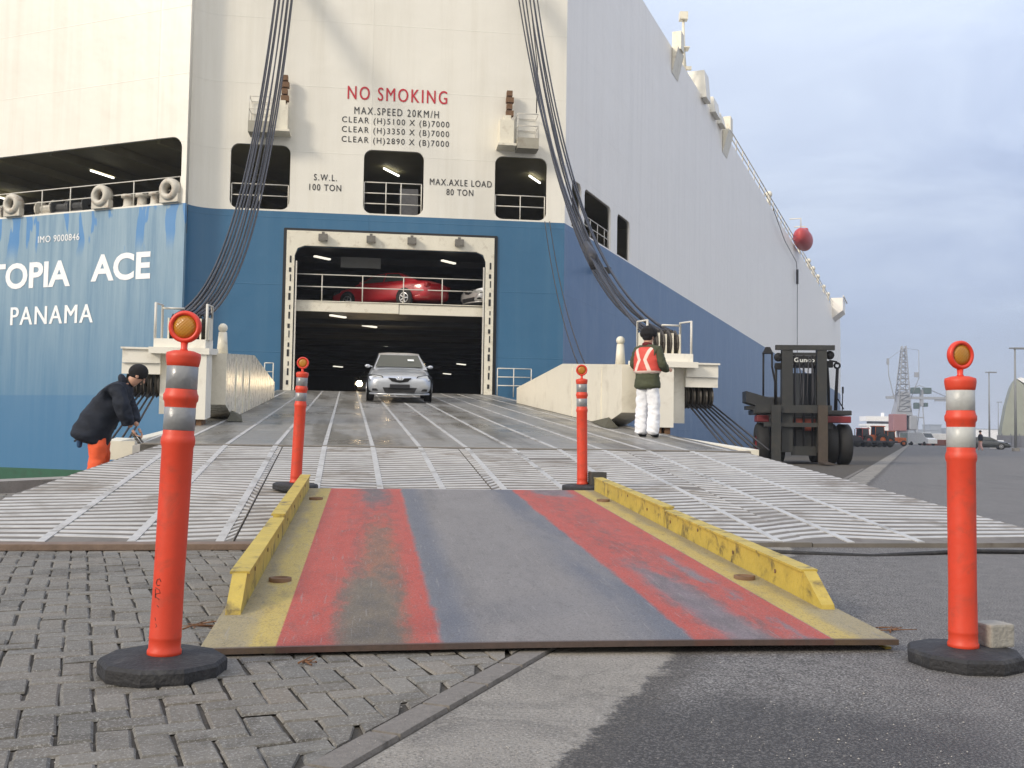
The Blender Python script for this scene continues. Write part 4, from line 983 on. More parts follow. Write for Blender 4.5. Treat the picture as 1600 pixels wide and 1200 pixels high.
o = b.make('stone_block', M('pale_stone', (0.30, 0.285, 0.25), 0.9, var=0.3, scale=14, dirt=(0.14, 0.12, 0.10), bump=0.6, bscale=60)); o.location = (1.905, 3.985, 0.060); o.rotation_euler = (0, 0, RAD(18))
tag(o, 'small pale stone block resting on the base of the right near post', 'block')
b = MB(); b.box((0, 0, 0.07), (0.16, 0.13, 0.14), None, 0.01)
o = b.make('dark_block', M('dark_stone', (0.055, 0.052, 0.045), 0.9, var=0.4, scale=14, bump=0.6, bscale=60)); o.location = (0.86, 9.98, surf(0.86, 9.98) + 0.050); o.rotation_euler = (0, 0, RAD(10))
tag(o, 'dark block lying on the base of the far right post', 'block')
# scraps of debris at the plate's front edge
def scrap(x, y, z, r, mat, seed):
    rr = random.Random(seed); b = MB()
    for i in range(7):
        a = rr.random() * 6.28; l = r * (0.5 + rr.random())
        b.tube([(x + rr.gauss(0, r * .3), y + rr.gauss(0, r * .3), z + .004), (x + l * math.cos(a), y + l * math.sin(a), z + .003 + rr.random() * .018)], [0.004, 0.0015], 4)
    return b.make('dry_leaf_litter', mat)
m_lit = M('dry_leaf', (0.16, 0.075, 0.035), 0.9, var=0.5, scale=30)
for i, (x, y, z, r, lab) in enumerate(((-1.30, 4.30, .022, .10, 'reddish brown leaf litter at the left foot of the plate kerb'), (-0.72, 3.66, .022, .045, 'small tuft of dry litter on pavers before the plate'), (1.70, 4.55, .004, .09, 'reddish brown litter at the right foot of the plate kerb'))):
    tag(scrap(x, y, z, r, m_lit, 30 + i), lab, 'litter')
# timber batten under the left part of the flap lip
b = MB(); rz = Matrix.Rotation(ra, 3, 'Z')
c = R(29.55, -2.6); c.z = 0.045
b.box((0, 0, 0), (2.4, 0.16, 0.045), None, 0.006)
o = b.make('timber_batten', M('grey_timber', (0.17, 0.12, 0.09), 0.85, var=0.4, scale=10, bump=0.4)); o.location = (c.x, c.y, 0.046); o.rotation_euler = (0, 0, ra); tag(o, 'worn timber batten along the flap edge left of the plate', 'batten')
b = MB(); b.tube([R(29.75, 1.45) * 1, R(29.95, 2.4), R(29.8, 3.3), R(29.9, 4.6)], 0.018, 6)
for v in b.v: v.z = v.z - zr(29.8) + 0.02
o = b.make('black_hose', m_rub); tag(o, 'black hose lying on the asphalt in front of the right flap edge', 'hose')

# ---------------------------------------------------------------- cars
m_tyre = M('tyre_rubber', (0.018, 0.018, 0.018), 0.8, var=0.3, scale=20)
m_rim = M('alloy_rim', (0.60, 0.60, 0.60), 0.3, 0.8, var=0.05)
m_dglass = NT('car_glass').fin((0.055, 0.062, 0.055), 0.06)
m_trim = M('black_trim', (0.006, 0.006, 0.007), 0.75, var=0.2)
m_hlg = NT('headlamp_glass').fin((0.70, 0.72, 0.74), 0.12, 0.35)
m_chrome = NT('chrome').fin((0.75, 0.75, 0.76), 0.15, 1.0)
m_paper = M('white_paper', (0.80, 0.82, 0.78), 0.8, var=0.03)
def carpaint(name, c, metal=0.0):
    t = NT(name); t.b.inputs['Coat Weight'].default_value = 0.8; t.b.inputs['Coat Roughness'].default_value = 0.08
    o = t.obj(); f = t.noise(o, 400, 2)
    return t.fin(t.mix(f, tuple(v * 0.9 for v in c), c), 0.35, metal)
def make_car(name, label, paint, plate=True, lamp=None, sticker=False):
    r = thing(name, label, 'car')
    st = [(-2.31, .58, .30, .44, .56, .60), (-2.24, .76, .22, .45, .63, .68), (-2.02, .86, .19, .48, .69, .765), (-1.5, .885, .18, .52, .77, .86), (-0.95, .89, .18, .55, .86, .925),
          (0.0, .89, .18, .56, .90, .95), (1.2, .89, .18, .56, .925, .965), (1.85, .87, .20, .56, .92, .98), (2.18, .82, .24, .52, .87, .96), (2.33, .68, .34, .50, .72, .80)]
    b = MB(); n = 12; vs = []
    for (y, w, zb, zm, zs, zt) in st:
        half = [(0, zb), (w * .86, zb), (w * .98, zb + .14), (w, zm), (w * .955, zs), (w * .74, zt), (0, zt + .025)]
        ring = half + [(-x, z) for x, z in half[-2:0:-1]]
        vs += [(x, y, z) for x, z in ring]
    k = len(st); fs = [(i * n + j, i * n + (j + 1) % n, (i + 1) * n + (j + 1) % n, (i + 1) * n + j) for i in range(k - 1) for j in range(n)] + [tuple(range(n))[::-1], tuple(range((k - 1) * n, k * n))]
    b.add(vs, fs); subsurf(b, 'body', paint, r, 2)
    cs = [(-1.10, .79, .72, .90, .905), (-0.30, .77, .58, .91, 1.30), (0.25, .76, .585, .92, 1.36), (0.85, .76, .575, .94, 1.33), (1.72, .70, .60, .95, .975)]
    b = MB(); vs = []
    for (y, wb, wt, z0, z1) in cs:
        vs += [(wb, y, z0 - .02), (wt, y, z1 - .015), (wt * .55, y, z1 + .01), (-wt * .55, y, z1 + .01), (-wt, y, z1 - .015), (-wb, y, z0 - .02)]
    b.add(vs, [(i * 6 + j, i * 6 + j + 1, (i + 1) * 6 + j + 1, (i + 1) * 6 + j) for i in range(4) for j in range(5)] + [tuple(range(6))[::-1], tuple(range(24, 30))])
    b.make('cabin', paint, r)
    w = MB(); w.add([(-.67, -1.05, .935), (.67, -1.05, .935), (.535, -.335, 1.275), (-.535, -.335, 1.275)], [(0, 1, 2, 3)])
    for v in w.v: v.z += 0.022; v.y -= 0.012
    w.make('windscreen', m_dglass, r)
    w = MB(); w.add([(-.56, 1.62, 1.03), (.56, 1.62, 1.03), (.51, .95, 1.295), (-.51, .95, 1.295)], [(0, 1, 2, 3)])
    for v in w.v: v.z += 0.018; v.y += 0.014
    w.make('rear_window', m_dglass, r)
    for sx in (-1, 1):
        h = MB(); h.prism([(sx * .375, -2.02, .57), (sx * .81, -1.86, .58), (sx * .86, -1.70, .725), (sx * .75, -1.86, .75), (sx * .48, -2.0, .715)], (0, -.238, 0)); h.make('headlight_surround', m_trim, r)
        w = MB(); w.add([(sx * .775, -.80, .965), (sx * .768, .24, .975), (sx * .605, .24, 1.305), (sx * .603, -.26, 1.265)], [(0, 1, 2, 3)])
        w.add([(sx * .768, .30, .975), (sx * .742, 1.22, .995), (sx * .612, .88, 1.275), (sx * .605, .30, 1.305)], [(0, 1, 2, 3)])
        for v in w.v: v.x += sx * 0.012
        w.make('side_window', m_dglass, r)
        m = MB(); m.ball((sx * .89, -.72, .965), (.08, .05, .052), 10, 6); m.tube([(sx * .75, -.70, .95), (sx * .84, -.72, .97)], .02, 5); m.make('side_mirror', paint, r)
        h = MB(); h.prism([(sx * .40, -2.02, .585), (sx * .80, -1.86, .60), (sx * .845, -1.70, .715), (sx * .74, -1.86, .735), (sx * .50, -2.0, .70)], (0, -.25, 0))
        hl = h.make('headlight', m_hlg, r)
        if lamp and sx in lamp: MB().lathe([(0, -.02), (.11, -.02), (.12, 0), (0, .0)], 16, (sx * .60, -2.30, .655), 'Y').make('lit_bulb', glow('headlight_beam', (1.0, 0.76, 0.45), 110.0), hl)
        f = MB(); f.box((sx * .66, -2.16, .335), (.16, .22, .06), None, .01); f.make('fog_recess', m_trim, r)
        tl = MB(); tl.box((sx * .68, 2.21, .78), (.26, .14, .16), None, .03); tl.make('tail_light', NT('tail_lens').fin((0.25, 0.01, 0.01), 0.2), r)
        for yy in (-1.36, 1.30):
            a = MB(); a.lathe([(0.0, sx * .0), (.365, 0), (.365, sx * .012), (0, sx * .012)], 24, (sx * .885, yy, .33), 'X', False); a.make('wheel_arch', m_trim, r)
            t = MB(); t.lathe([(.19, -.10), (.295, -.10), (.315, -.07), (.315, .07), (.295, .10), (.19, .10)], 24, (sx * .80, yy, .315), 'X'); wh = t.make('wheel', m_tyre, r)
            q = MB(); q.lathe([(.20, sx * .085), (.20, sx * .115), (.17, sx * .105)], 20, (sx * .80, yy, .315), 'X')
            for s in range(5):
                an = 2 * math.pi * s / 5
                q.box((sx * .905, yy + .095 * math.cos(an), .315 + .095 * math.sin(an)), (.02, .17, .045), Matrix.Rotation(an, 3, 'X'))
            q.lathe([(0.0, sx * .118), (.04, sx * .116), (.045, sx * .09)], 12, (sx * .80, yy, .315), 'X'); q.make('rim', m_rim, wh)
    gl = MB(); gl.prism([(-.31, -2.235, .665), (-.12, -2.255, .655), (-.07, -2.26, .60), (.07, -2.26, .60), (.12, -2.255, .655), (.31, -2.235, .665), (.22, -2.245, .565), (0, -2.26, .53), (-.22, -2.245, .565)], (0, -.075, 0)); gr = gl.make('grille', m_trim, r)
    e = MB(); e.lathe([(.045, -.01), (.060, -.015), (.060, 0), (.045, .0)], 20, (0, -2.345, .655), 'Y')
    e.tube([(-.055, -2.352, .675), (-.02, -2.356, .645), (0, -2.357, .665), (.02, -2.356, .645), (.055, -2.352, .675)], .006, 5); e.make('emblem', m_chrome, gr)
    lo = MB(); lo.prism([(-.46, -2.20, .40), (.46, -2.20, .40), (.40, -2.22, .27), (-.40, -2.22, .27)], (0, -.11, 0)); lo.make('lower_intake', m_trim, r)
    if plate: pl = MB(); pl.box((0, -2.335, .435), (.54, .03, .11), None, .008); pl.make('number_plate', M('blank_dark_plate', (0.018, 0.018, 0.022), 0.4), r)
    lip = MB(); lip.tube([(-.80, -1.98, .225), (-.55, -2.23, .22), (0, -2.33, .215), (.55, -2.23, .22), (.80, -1.98, .225)], .028, 6); lip.make('bumper_lip', paint, r)
    if sticker: s = MB(); s.add([(.24, -.72, 1.10), (.42, -.72, 1.10), (.41, -.62, 1.15), (.235, -.62, 1.15)], [(0, 1, 2, 3)]); s.make('windscreen_paper', m_paper, r); [setattr(v, 'co', v.co + Vector((0, -.03, .03))) for v in s and r.children[-1].data.vertices]
    return r
silver = make_car('silver_saloon', 'silver saloon car driving down the ship ramp towards the viewer', carpaint('silver_paint', (0.52, 0.54, 0.57), 0.55), sticker=True)
s_, v_ = 7.2, 0.0
pt = PX(622, 29.4, 0); rr_ = pt - DC; s_ = -rr_.dot(RU)
silver.location = (pt.x, pt.y, zr(s_) + 0.012); silver.rotation_euler = (RAD(3.8), 0, RAD(7.5))
dark = make_car('dark_saloon', 'dark car with a lit headlight following inside the ship behind the silver car', carpaint('black_paint', (0.02, 0.02, 0.022)), lamp=(-1, 1))
dark.location = (-6.15, 45.6, 2.27); dark.rotation_euler = (0, 0, RAD(4))
m_red = carpaint('red_paint', (0.42, 0.012, 0.020))
redc = make_car('red_saloon', 'bright red car parked sideways on the upper car deck behind the railing', m_red, plate=False)
redc.location = (-4.80, 38.75, 5.57); redc.rotation_euler = (0, 0, RAD(-119))
whc = make_car('pale_saloon', 'pale car half hidden by the right door jamb on the upper car deck', carpaint('pale_paint', (0.50, 0.50, 0.50), 0.3), plate=False)
whc.location = (0.25, 39.1, 5.57); whc.rotation_euler = (0, 0, RAD(-58))

# ---------------------------------------------------------------- people
m_skin = M('skin', (0.50, 0.28, 0.19), 0.5, var=0.08)
m_navy = M('navy_parka_cloth', (0.006, 0.010, 0.020), 0.85, var=0.4, scale=9, bump=0.5, bscale=22)
m_ortr = M('orange_trouser_cloth', (0.80, 0.115, 0.035), 0.8, var=0.18, scale=8, bump=0.5, bscale=18)
m_wtr = M('white_overall_cloth', (0.78, 0.79, 0.82), 0.85, var=0.08, scale=9, dirt=(0.45, 0.46, 0.50), dirtamt=0.4, dscale=9, bump=0.7, bscale=16)
m_green = M('olive_jacket_cloth', (0.055, 0.062, 0.032), 0.85, var=0.3, scale=9, bump=0.5, bscale=22)
m_boot = M('black_boot_leather', (0.012, 0.012, 0.013), 0.5, var=0.3)
m_knit = M('black_knit', (0.010, 0.009, 0.010), 0.95, var=0.5, scale=30, bump=0.8, bscale=90)
m_scarf = M('dark_red_knit', (0.12, 0.012, 0.015), 0.95, var=0.4, scale=20, bump=0.6, bscale=60)
def mat_vest():
    t = NT('safety_vest'); o = t.obj(); x, y, z = t.xyz(o)
    ax = t.math('ABSOLUTE', x)
    # two pale straps narrowing towards the small of the back
    tgt = t.math('ADD', 0.052, t.math('MULTIPLY', t.math('ABSOLUTE', t.math('SUBTRACT', z, 1.24)), 0.42))
    s = t.step(t.math('ABSOLUTE', t.math('SUBTRACT', ax, tgt)), 0.034, 0.024)
    h = t.step(t.math('ABSOLUTE', t.math('SUBTRACT', z, 1.035)), 0.032, 0.024)
    c = t.mix(t.math('MAXIMUM', s, h), (0.58, 0.060, 0.040), (0.74, 0.58, 0.50))
    t.bump(t.noise(o, 18, 3), 0.4, 0.01)
    return t.fin(c, 0.6)
def hand(base, d, side, curl=0.5):
    """palm plus five separate bent fingers; base = wrist, d = direction, side = thumb side direction"""
    d = Vector(d).normalized(); sd_ = Vector(side).normalized(); nr = d.cross(sd_).normalized(); base = Vector(base); ms = []
    pal = [base, base + d * .045, base + d * .085]
    ms.append(skin('palm', [(*pal[0], .026, .022), (*pal[1], .036, .017), (*pal[2], .036, .014)], [(0, 1), (1, 2)], None, None, 1))
    for i, l in enumerate((.068, .076, .072, .056)):
        st = base + d * .08 + sd_ * (.027 - i * .018); q = [st]; dd = d.copy()
        for sgm in (.45, .32, .23):
            dd = (dd + nr * curl * .55).normalized(); q.append(q[-1] + dd * l * sgm)
        ms.append(skin('finger', [(*q[0], .0095), (*q[1], .009), (*q[2], .0085), (*q[3], .007)], [(0, 1), (1, 2), (2, 3)], None, None, 1))
    st = base + d * .025 + sd_ * .028; q = [st, st + (d * .6 + sd_ * .7).normalized() * .035, st + (d * .6 + sd_ * .7).normalized() * .035 + (d + nr * .4).normalized() * .028]
    ms.append(skin('thumb', [(*q[0], .012), (*q[1], .0105), (*q[2], .0085)], [(0, 1), (1, 2)], None, None, 1))
    return ms
def head_nodes(c, fwd):
    c = Vector(c); f = Vector(fwd).normalized(); up = UPZ
    up = (UPZ - f * f.z).normalized()
    return [(*(c - up * .135 - f * .015), .058), (*(c - up * .05 + f * .012), .076, .082), (*(c + up * .03), .092, .086), (*(c + up * .10 - f * .005), .062)], f, up
def make_head(c, fwd):
    n, f, up = head_nodes(c, fwd); c = Vector(c); sd_ = f.cross(up)
    ms = [skin('head', n, [(0, 1), (1, 2), (2, 3)], None, None, 2, 1)]
    b = MB(); b.ball(c + f * .098 - up * .015, (.014, .014, .024), 8, 6); b.ball(c + f * .09 - up * .062, (.026, .010, .007), 8, 5)
    for s in (-1, 1): b.ball(c + sd_ * s * .088 - up * .01, (.013, .022, .032), 8, 6); b.ball(c + f * .082 + sd_ * s * .033 + up * .012, (.014, .008, .008), 8, 5)
    me = bpy.data.meshes.new('face'); me.from_pydata([tuple(v) for v in b.v], [], b.f); ms.append(me); return ms
# worker standing on the ramp, seen from behind
wk = thing('person', 'person in orange striped vest, olive jacket and white trousers standing on the ramp, back turned', 'person')
ms = make_head((0, .03, 1.63), (0.25, 1, -.05))
ms += [skin('trunk', [(0, 0, .95, .13), (0, 0, 1.2, .13), (0, 0, 1.38, .13), (0, .01, 1.52, .055), (.17, 0, 1.40, .055), (.25, .0, 1.14, .045), (.22, .24, 1.09, .032), (-.17, 0, 1.40, .055), (-.25, .02, 1.14, .045), (-.10, .24, 1.13, .032), (.10, 0, .88, .08), (.10, .01, .5, .055), (.10, 0, .08, .04), (-.10, 0, .88, .08), (-.10, .01, .5, .055), (-.10, 0, .08, .04)],
           [(0, 1), (1, 2), (2, 3), (2, 4), (4, 5), (5, 6), (2, 7), (7, 8), (8, 9), (0, 10), (10, 11), (11, 12), (0, 13), (13, 14), (14, 15)], None, None, 2)]
ms += hand((.22, .26, 1.09), (-.2, 1, 0), (-.6, 0, .6), .8) + hand((-.10, .26, 1.13), (.4, 1, 0), (.6, 0, .6), .8)
join_meshes('body', ms, m_skin, wk)
wrinkle(skin('trousers', [(0, 0, .95, .10, .09), (.085, 0, .84, .105), (.10, .02, .66, .110), (.112, .03, .48, .100), (.115, .005, .27, .102), (.112, -.005, .12, .104), (.112, -.005, .03, .095), (-.085, 0, .84, .105), (-.10, .02, .66, .110), (-.108, .02, .48, .100), (-.112, 0, .27, .102), (-.112, -.005, .12, .104), (-.112, -.005, .03, .095)],
     [(0, 1), (1, 2), (2, 3), (3, 4), (4, 5), (5, 6), (0, 7), (7, 8), (8, 9), (9, 10), (10, 11), (11, 12)], m_wtr, wk, 3), 0.016, (7, 7, 11))
wrinkle(skin('jacket', [(0, 0, .76, .235, .19), (0, 0, .84, .235, .19), (0, 0, 1.0, .215, .165), (0, 0, 1.18, .205, .15), (0, 0, 1.36, .205, .14), (0, .005, 1.49, .085), (.19, 0, 1.40, .085), (.275, -.01, 1.15, .078), (.25, .20, 1.09, .062), (-.19, 0, 1.40, .085), (-.275, .0, 1.15, .078), (-.12, .20, 1.12, .062)],
     [(0, 1), (1, 2), (2, 3), (3, 4), (4, 5), (4, 6), (6, 7), (7, 8), (4, 9), (9, 10), (10, 11)], m_green, wk, 3), 0.012)
wrinkle(skin('vest', [(0, 0, .99, .255, .215), (0, 0, 1.10, .25, .205), (0, 0, 1.22, .25, .20), (0, 0, 1.36, .25, .19), (0, .005, 1.47, .18, .15)], [(0, 1), (1, 2), (2, 3), (3, 4)], mat_vest(), wk, 3), 0.008, (8, 8, 12), 4.0)
b = MB(); b.ball((0, .02, 1.70), (.125, .135, .105), 18, 12); b.lathe([(.112, -.02), (.132, 0), (.138, .03), (.128, .055)], 20, (0, .02, 1.645)); wrinkle(b.make('hat', m_knit, wk), 0.012, (22, 22, 22))
b = MB(); b.ball((0, -.012, 1.625), (.092, .080, .075), 14, 8); b.make('hair', m_knit, wk)
skin('scarf', [(0, -.02, 1.44, .115), (0, .0, 1.545, .095)], [(0, 1)], m_scarf, wk, 2)
for sx in (-1, 1): skin('boot', [(sx * .112, -.06, .045, .045), (sx * .112, .02, .05, .05), (sx * .115, .15, .035, .04), (sx * .112, -.03, .13, .052)], [(0, 1), (1, 2), (1, 3)], m_boot, wk, 2)
pt = PX(1012, 16.2, 0); r2 = pt - DC
wk.location = (pt.x, pt.y, zr(-r2.dot(RU)) - 0.005); wk.rotation_euler = (0, 0, RAD(-38))
# worker bending over the edge of the ramp
bw = thing('person', 'person in navy parka, black beanie and orange trousers bending over beside the ramp', 'person')
ms = make_head((0, .46, 1.50), (0, 1, -.85))
ms += [skin('trunk', [(0, 0, .93, .13), (0, .12, 1.12, .13), (0, .26, 1.30, .13), (0, .36, 1.41, .055), (.17, .24, 1.30, .055), (.24, .34, 1.06, .045), (.19, .42, .84, .032), (-.17, .24, 1.30, .055), (-.24, .34, 1.06, .045), (-.16, .44, .86, .032), (.10, 0, .88, .08), (.11, .03, .5, .055), (.11, 0, .08, .04), (-.10, 0, .88, .08), (-.11, .03, .5, .055), (-.11, 0, .08, .04)],
           [(0, 1), (1, 2), (2, 3), (2, 4), (4, 5), (5, 6), (2, 7), (7, 8), (8, 9), (0, 10), (10, 11), (11, 12), (0, 13), (13, 14), (14, 15)], None, None, 2)]
ms += hand((.19, .43, .82), (0, .55, -.8), (-1, 0, 0), .9) + hand((-.16, .45, .84), (0, .55, -.8), (1, 0, 0), .9)
join_meshes('body', ms, m_skin, bw)
wrinkle(skin('trousers', [(0, -.02, .93, .10), (.09, -.01, .84, .112), (.115, .02, .64, .118), (.12, .03, .47, .108), (.12, 0, .22, .10), (.12, 0, .08, .10), (-.09, -.01, .84, .112), (-.115, .02, .64, .118), (-.12, .03, .47, .108), (-.12, 0, .22, .10), (-.12, 0, .08, .10)], [(0, 1), (1, 2), (2, 3), (3, 4), (4, 5), (0, 6), (6, 7), (7, 8), (8, 9), (9, 10)], m_ortr, bw, 3), 0.014, (7, 7, 11), 2.0)
wrinkle(skin('parka', [(0, -.12, .64, .29, .26), (0, -.09, .73, .285, .255), (0, -.02, .90, .265, .24), (0, .11, 1.10, .25, .22), (0, .24, 1.29, .235, .195), (0, .36, 1.42, .13), (.20, .24, 1.31, .105), (.285, .33, 1.07, .095), (.22, .40, .86, .074), (-.20, .24, 1.31, .105), (-.285, .33, 1.07, .095), (-.18, .42, .88, .074)],
     [(0, 1), (1, 2), (2, 3), (3, 4), (4, 5), (4, 6), (6, 7), (7, 8), (4, 9), (9, 10), (10, 11)], m_navy, bw, 3), 0.020, (7, 7, 9), 7.0)
skin('hood', [(0, .22, 1.40, .11), (0, .33, 1.45, .13)], [(0, 1)], m_navy, bw, 2)
b = MB(); b.ball((0, .455, 1.545), (.110, .122, .108), 16, 10); b.make('beanie', m_knit, bw)
skin('glove', [(.12, -.15, .78, .03), (.12, -.19, .68, .042), (.12, -.19, .58, .03)], [(0, 1), (1, 2)], M('blue_glove_cloth', (0.02, 0.06, 0.14), 0.8, var=0.3), bw, 2)
for sx in (-1, 1): skin('boot', [(sx * .12, -.06, .045, .045), (sx * .12, .02, .05, .05), (sx * .125, .15, .035, .04), (sx * .12, -.03, .14, .055)], [(0, 1), (1, 2), (1, 3)], m_boot, bw, 2)
pt = PX(155, 12.6, 0); bw.location = (pt.x, pt.y, 0.02); bw.rotation_euler = (0, 0, RAD(-78))
b = MB(); a = Vector((pt.x + .46, pt.y - .10, .80)); b.tube([a, a + Vector((.20, .02, -.27))], .016, 6); b.tube([a + Vector((.03, .04, 0)), a + Vector((.24, .05, -.26))], .012, 6)
for i in range(7): q = a + Vector((.03, .0, -.04)) + Vector((.20, .02, -.27)) * (i / 7); b.ball(q, (.022, .022, .016), 6, 4)
tag(b.make('chain_bar', M('greasy_chain_steel', (0.10, 0.095, 0.085), 0.5, 0.5, var=0.4, scale=30)), 'short chain bar held in the hands of the bending worker', 'chain')

# ---------------------------------------------------------------- big forklift truck
m_fk = M('charcoal_forklift_paint', (0.022, 0.023, 0.024), 0.5, var=0.3, scale=3, dirt=(0.055, 0.05, 0.042), dirtamt=0.5, dscale=2.5)
m_fk2 = M('grey_mast_steel', (0.028, 0.029, 0.028), 0.5, var=0.3, scale=3, dirt=(0.07, 0.06, 0.045), dirtamt=0.5, dscale=2.5)
m_fred = M('red_forklift_paint', (0.17, 0.014, 0.020), 0.6, var=0.4, scale=4, dirt=(0.1, 0.03, 0.03))
m_fbr = M('rust_red_paint', (0.24, 0.055, 0.035), 0.7, var=0.4, scale=5)
m_cabg = NT('cab_glass').fin((0.030, 0.034, 0.038), 0.08)
m_fork = M('worn_fork_steel', (0.060, 0.045, 0.033), 0.55, var=0.4, scale=6)
fk = thing('forklift_truck', 'large charcoal forklift with tall mast and red bands parked between ship and quay lane', 'forklift')
b = MB()
for x0, x1 in ((-.89, -.54), (.24, .55)):
    b.box(((x0 + x1) / 2, -1.0, 2.15), (x1 - x0, .10, 3.5)); b.box((x0 + .03, -.86, 2.15), (.06, .20, 3.5)); b.box((x1 - .03, -.86, 2.15), (.06, .20, 3.5)); b.box(((x0 + x1) / 2, -.84, 2.1), (.16, .1, 3.3))
b.box((-.15, -1.0, 3.85), (1.90, .16, .16)); b.box((-.17, -.95, 3.64), (.80, .06, .10)); b.box((-.17, -.92, .45), (.80, .08, .30))
mast = b.make('mast', m_fk2, fk)
b = MB(); b.box((-.17, -.99, 3.46), (.76, .05, .24)); b.make('name_board', m_trim, mast)
me = text_raw('Gunco', 0.02, 1.05); xs = [v.co.x for v in me.vertices]; w0, w1 = min(xs), max(xs)
for v in me.vertices: v.co = Vector((-.50 + (v.co.x - w0) / (w1 - w0) * .66, -1.022, 3.375 + v.co.y * .20))
link('lettering', me, M('pale_lettering', (0.62, 0.64, 0.62), 0.6), mast)
for x in (-.45, -.17, .11): b = MB(); b.tube([(x, -.90, .6), (x, -.90, 3.6)], .035, 6); b.make('lift_chain', m_wire, mast)
for hx, hs in ((-.36, .06), (-.02, -.05), (.06, .04)):
    b = MB(); b.tube([(hx, -1.02, 3.55), (hx + hs, -1.08, 2.9), (hx + hs * 1.5, -1.10, 2.3), (hx, -1.06, 1.75)], .02, 6); b.make('hydraulic_hose', m_wire, mast)
b = MB(); b.box((-.55, -1.16, 1.82), (2.45, .12, .26)); b.box((-.55, -1.16, 1.30), (1.9, .10, .14)); b.make('fork_carriage', m_fk2, fk)
for x in (-1.12, .37):
    b = MB(); b.box((x, -1.29, 1.02), (.30, .11, 1.85)); b.hexa([(x - .15, -2.5, .05), (x + .15, -2.5, .05), (x + .15, -1.23, .04), (x - .15, -1.23, .04), (x - .15, -2.5, .075), (x + .15, -2.5, .075), (x + .15, -1.23, .12), (x - .15, -1.23, .12)])
    b.make('fork', m_fork if x > 0 else m_fk2, fk)
b = MB(); b.box((0, 1.2, 1.15), (1.7, 3.6, .9), None, .06); b.box((0, 2.6, 1.6), (2.3, 1.2, 1.5), None, .15); b.box((-.05, .35, 1.55), (1.5, .4, .8), None, .04); b.box((-.17, -.62, .82), (1.0, .3, .62), None, .04)
b.make('chassis', m_fk, fk)
b = MB(); b.box((-.13, -.78, 1.40), (.72, .12, .22), None, .02); b.box((.0, -.80, 1.20), (.35, .14, .18), None, .03); b.make('tilt_cylinder_cover', m_fbr, fk)
b = MB(); b.box((-.76, -.86, 1.08), (.42, .04, .04)); b.box((.12, -.86, 1.28), (.16, .04, .04)); b.make('hydraulic_pipe', m_chrome, fk)
b = MB()
for x in (-.72, .62):
    for y in (.1, 1.35): b.tube([(x, y, 1.6), (x, y, 3.35)], .05, 6)
b.box((-.05, .72, 3.38), (1.45, 1.4, .08)); b.box((-.05, .15, 2.3), (1.25, .05, .10)); b.box((-.05, .72, 1.75), (1.4, 1.3, .3)); b.make('cab_frame', m_fk, fk)
b = MB(); b.box((-.05, .12, 2.20), (1.30, .03, 1.75)); b.make('cab_glass', m_cabg, fk)
b = MB(); b.box((-.05, .9, 2.1), (.5, .5, .9), None, .06); b.make('driver_seat', m_trim, fk)
for sx, nm in ((-1, 'l'), (1, 'r')):
    x0 = -1.48 if sx < 0 else 1.0
    b = MB(); b.box((x0 if sx < 0 else .97, -.15, 1.72), (.60 if sx < 0 else .84, 1.4, .16), None, .03); b.make('mudguard', m_fk, fk)
    b = MB(); b.box((x0 if sx < 0 else .97, -.55, 1.50), (.40 if sx < 0 else .80, .6, .22), None, .03); b.make('red_band', m_fred, fk)
    for k in range(2):
        wx = (-1.42 + k * .5) if sx < 0 else (.80 + k * .46)
        b = MB(); b.lathe([(.28, -.20), (.62, -.20), (.68, -.15), (.68, .15), (.62, .20), (.28, .20)], 28, (wx, -.15, .68), 'X'); wh = b.make('front_wheel', m_tyre, fk)
        MB().lathe([(0, sx * .12), (.2, sx * .14), (.28, sx * .18)], 18, (wx, -.15, .68), 'X').make('wheel_hub', m_fred, wh)
    b = MB(); b.lathe([(.25, -.18), (.5, -.18), (.55, -.12), (.55, .12), (.5, .18), (.25, .18)], 24, (sx * .85, 2.4, .55), 'X'); b.make('rear_wheel', m_tyre, fk)
b = MB(); b.hexa([(-2.0, -.6, 2.05), (-1.08, -.6, 1.72), (-1.08, .4, 1.72), (-2.0, .4, 2.05), (-2.0, -.6, 2.42), (-1.08, -.6, 2.16), (-1.08, .4, 2.16), (-2.0, .4, 2.42)]); b.box((-1.55, -.2, 1.86), (.85, .6, .12)); b.make('side_platform', m_fk, fk)
b = MB(); b.tube([(-1.39, -.3, 2.1), (-1.39, -.3, 3.75)], .035, 6); b.hexa([(-1.42, -.45, 3.70), (-1.08, -.45, 3.70), (-1.08, -.15, 3.70), (-1.42, -.15, 3.70), (-1.32, -.38, 3.92), (-1.18, -.38, 3.92), (-1.18, -.22, 3.92), (-1.32, -.22, 3.92)]); b.make('lamp_pole', m_trim, fk)
b = MB(); b.tube([(-1.02, -.4, 1.9), (-1.02, -.4, 2.75), (-1.12, -.4, 3.25), (-1.12, -.4, 3.75)], .035, 6); b.make('mirror_bar', m_trim, fk)
for x, zz in ((-.98, 3.42), (.68, 3.50)):
    b = MB(); b.lathe([(0, -.10), (.13, -.10), (.15, 0), (.10, .12), (0, .14)], 14, (x, -.85, zz + .12), 'Y'); b.box((x, -.8, zz - .18), (.22, .16, .22), None, .03); b.make('work_lamp', m_trim, fk)
b = MB(); b.tube([(.70, -.7, 3.45), (.95, -.6, 3.42), (1.0, -.5, 3.36)], .03, 6); b.lathe([(.06, -.02), (.12, -.02), (.12, .02), (.06, .02)], 14, (.99, -.5, 3.30), 'Y'); b.tube([(1.0, -.5, 3.2), (.96, -.5, 2.4), (.95, -.45, 1.8)], [.05, .055, .06], 8); b.make('exhaust_stack', m_trim, fk)
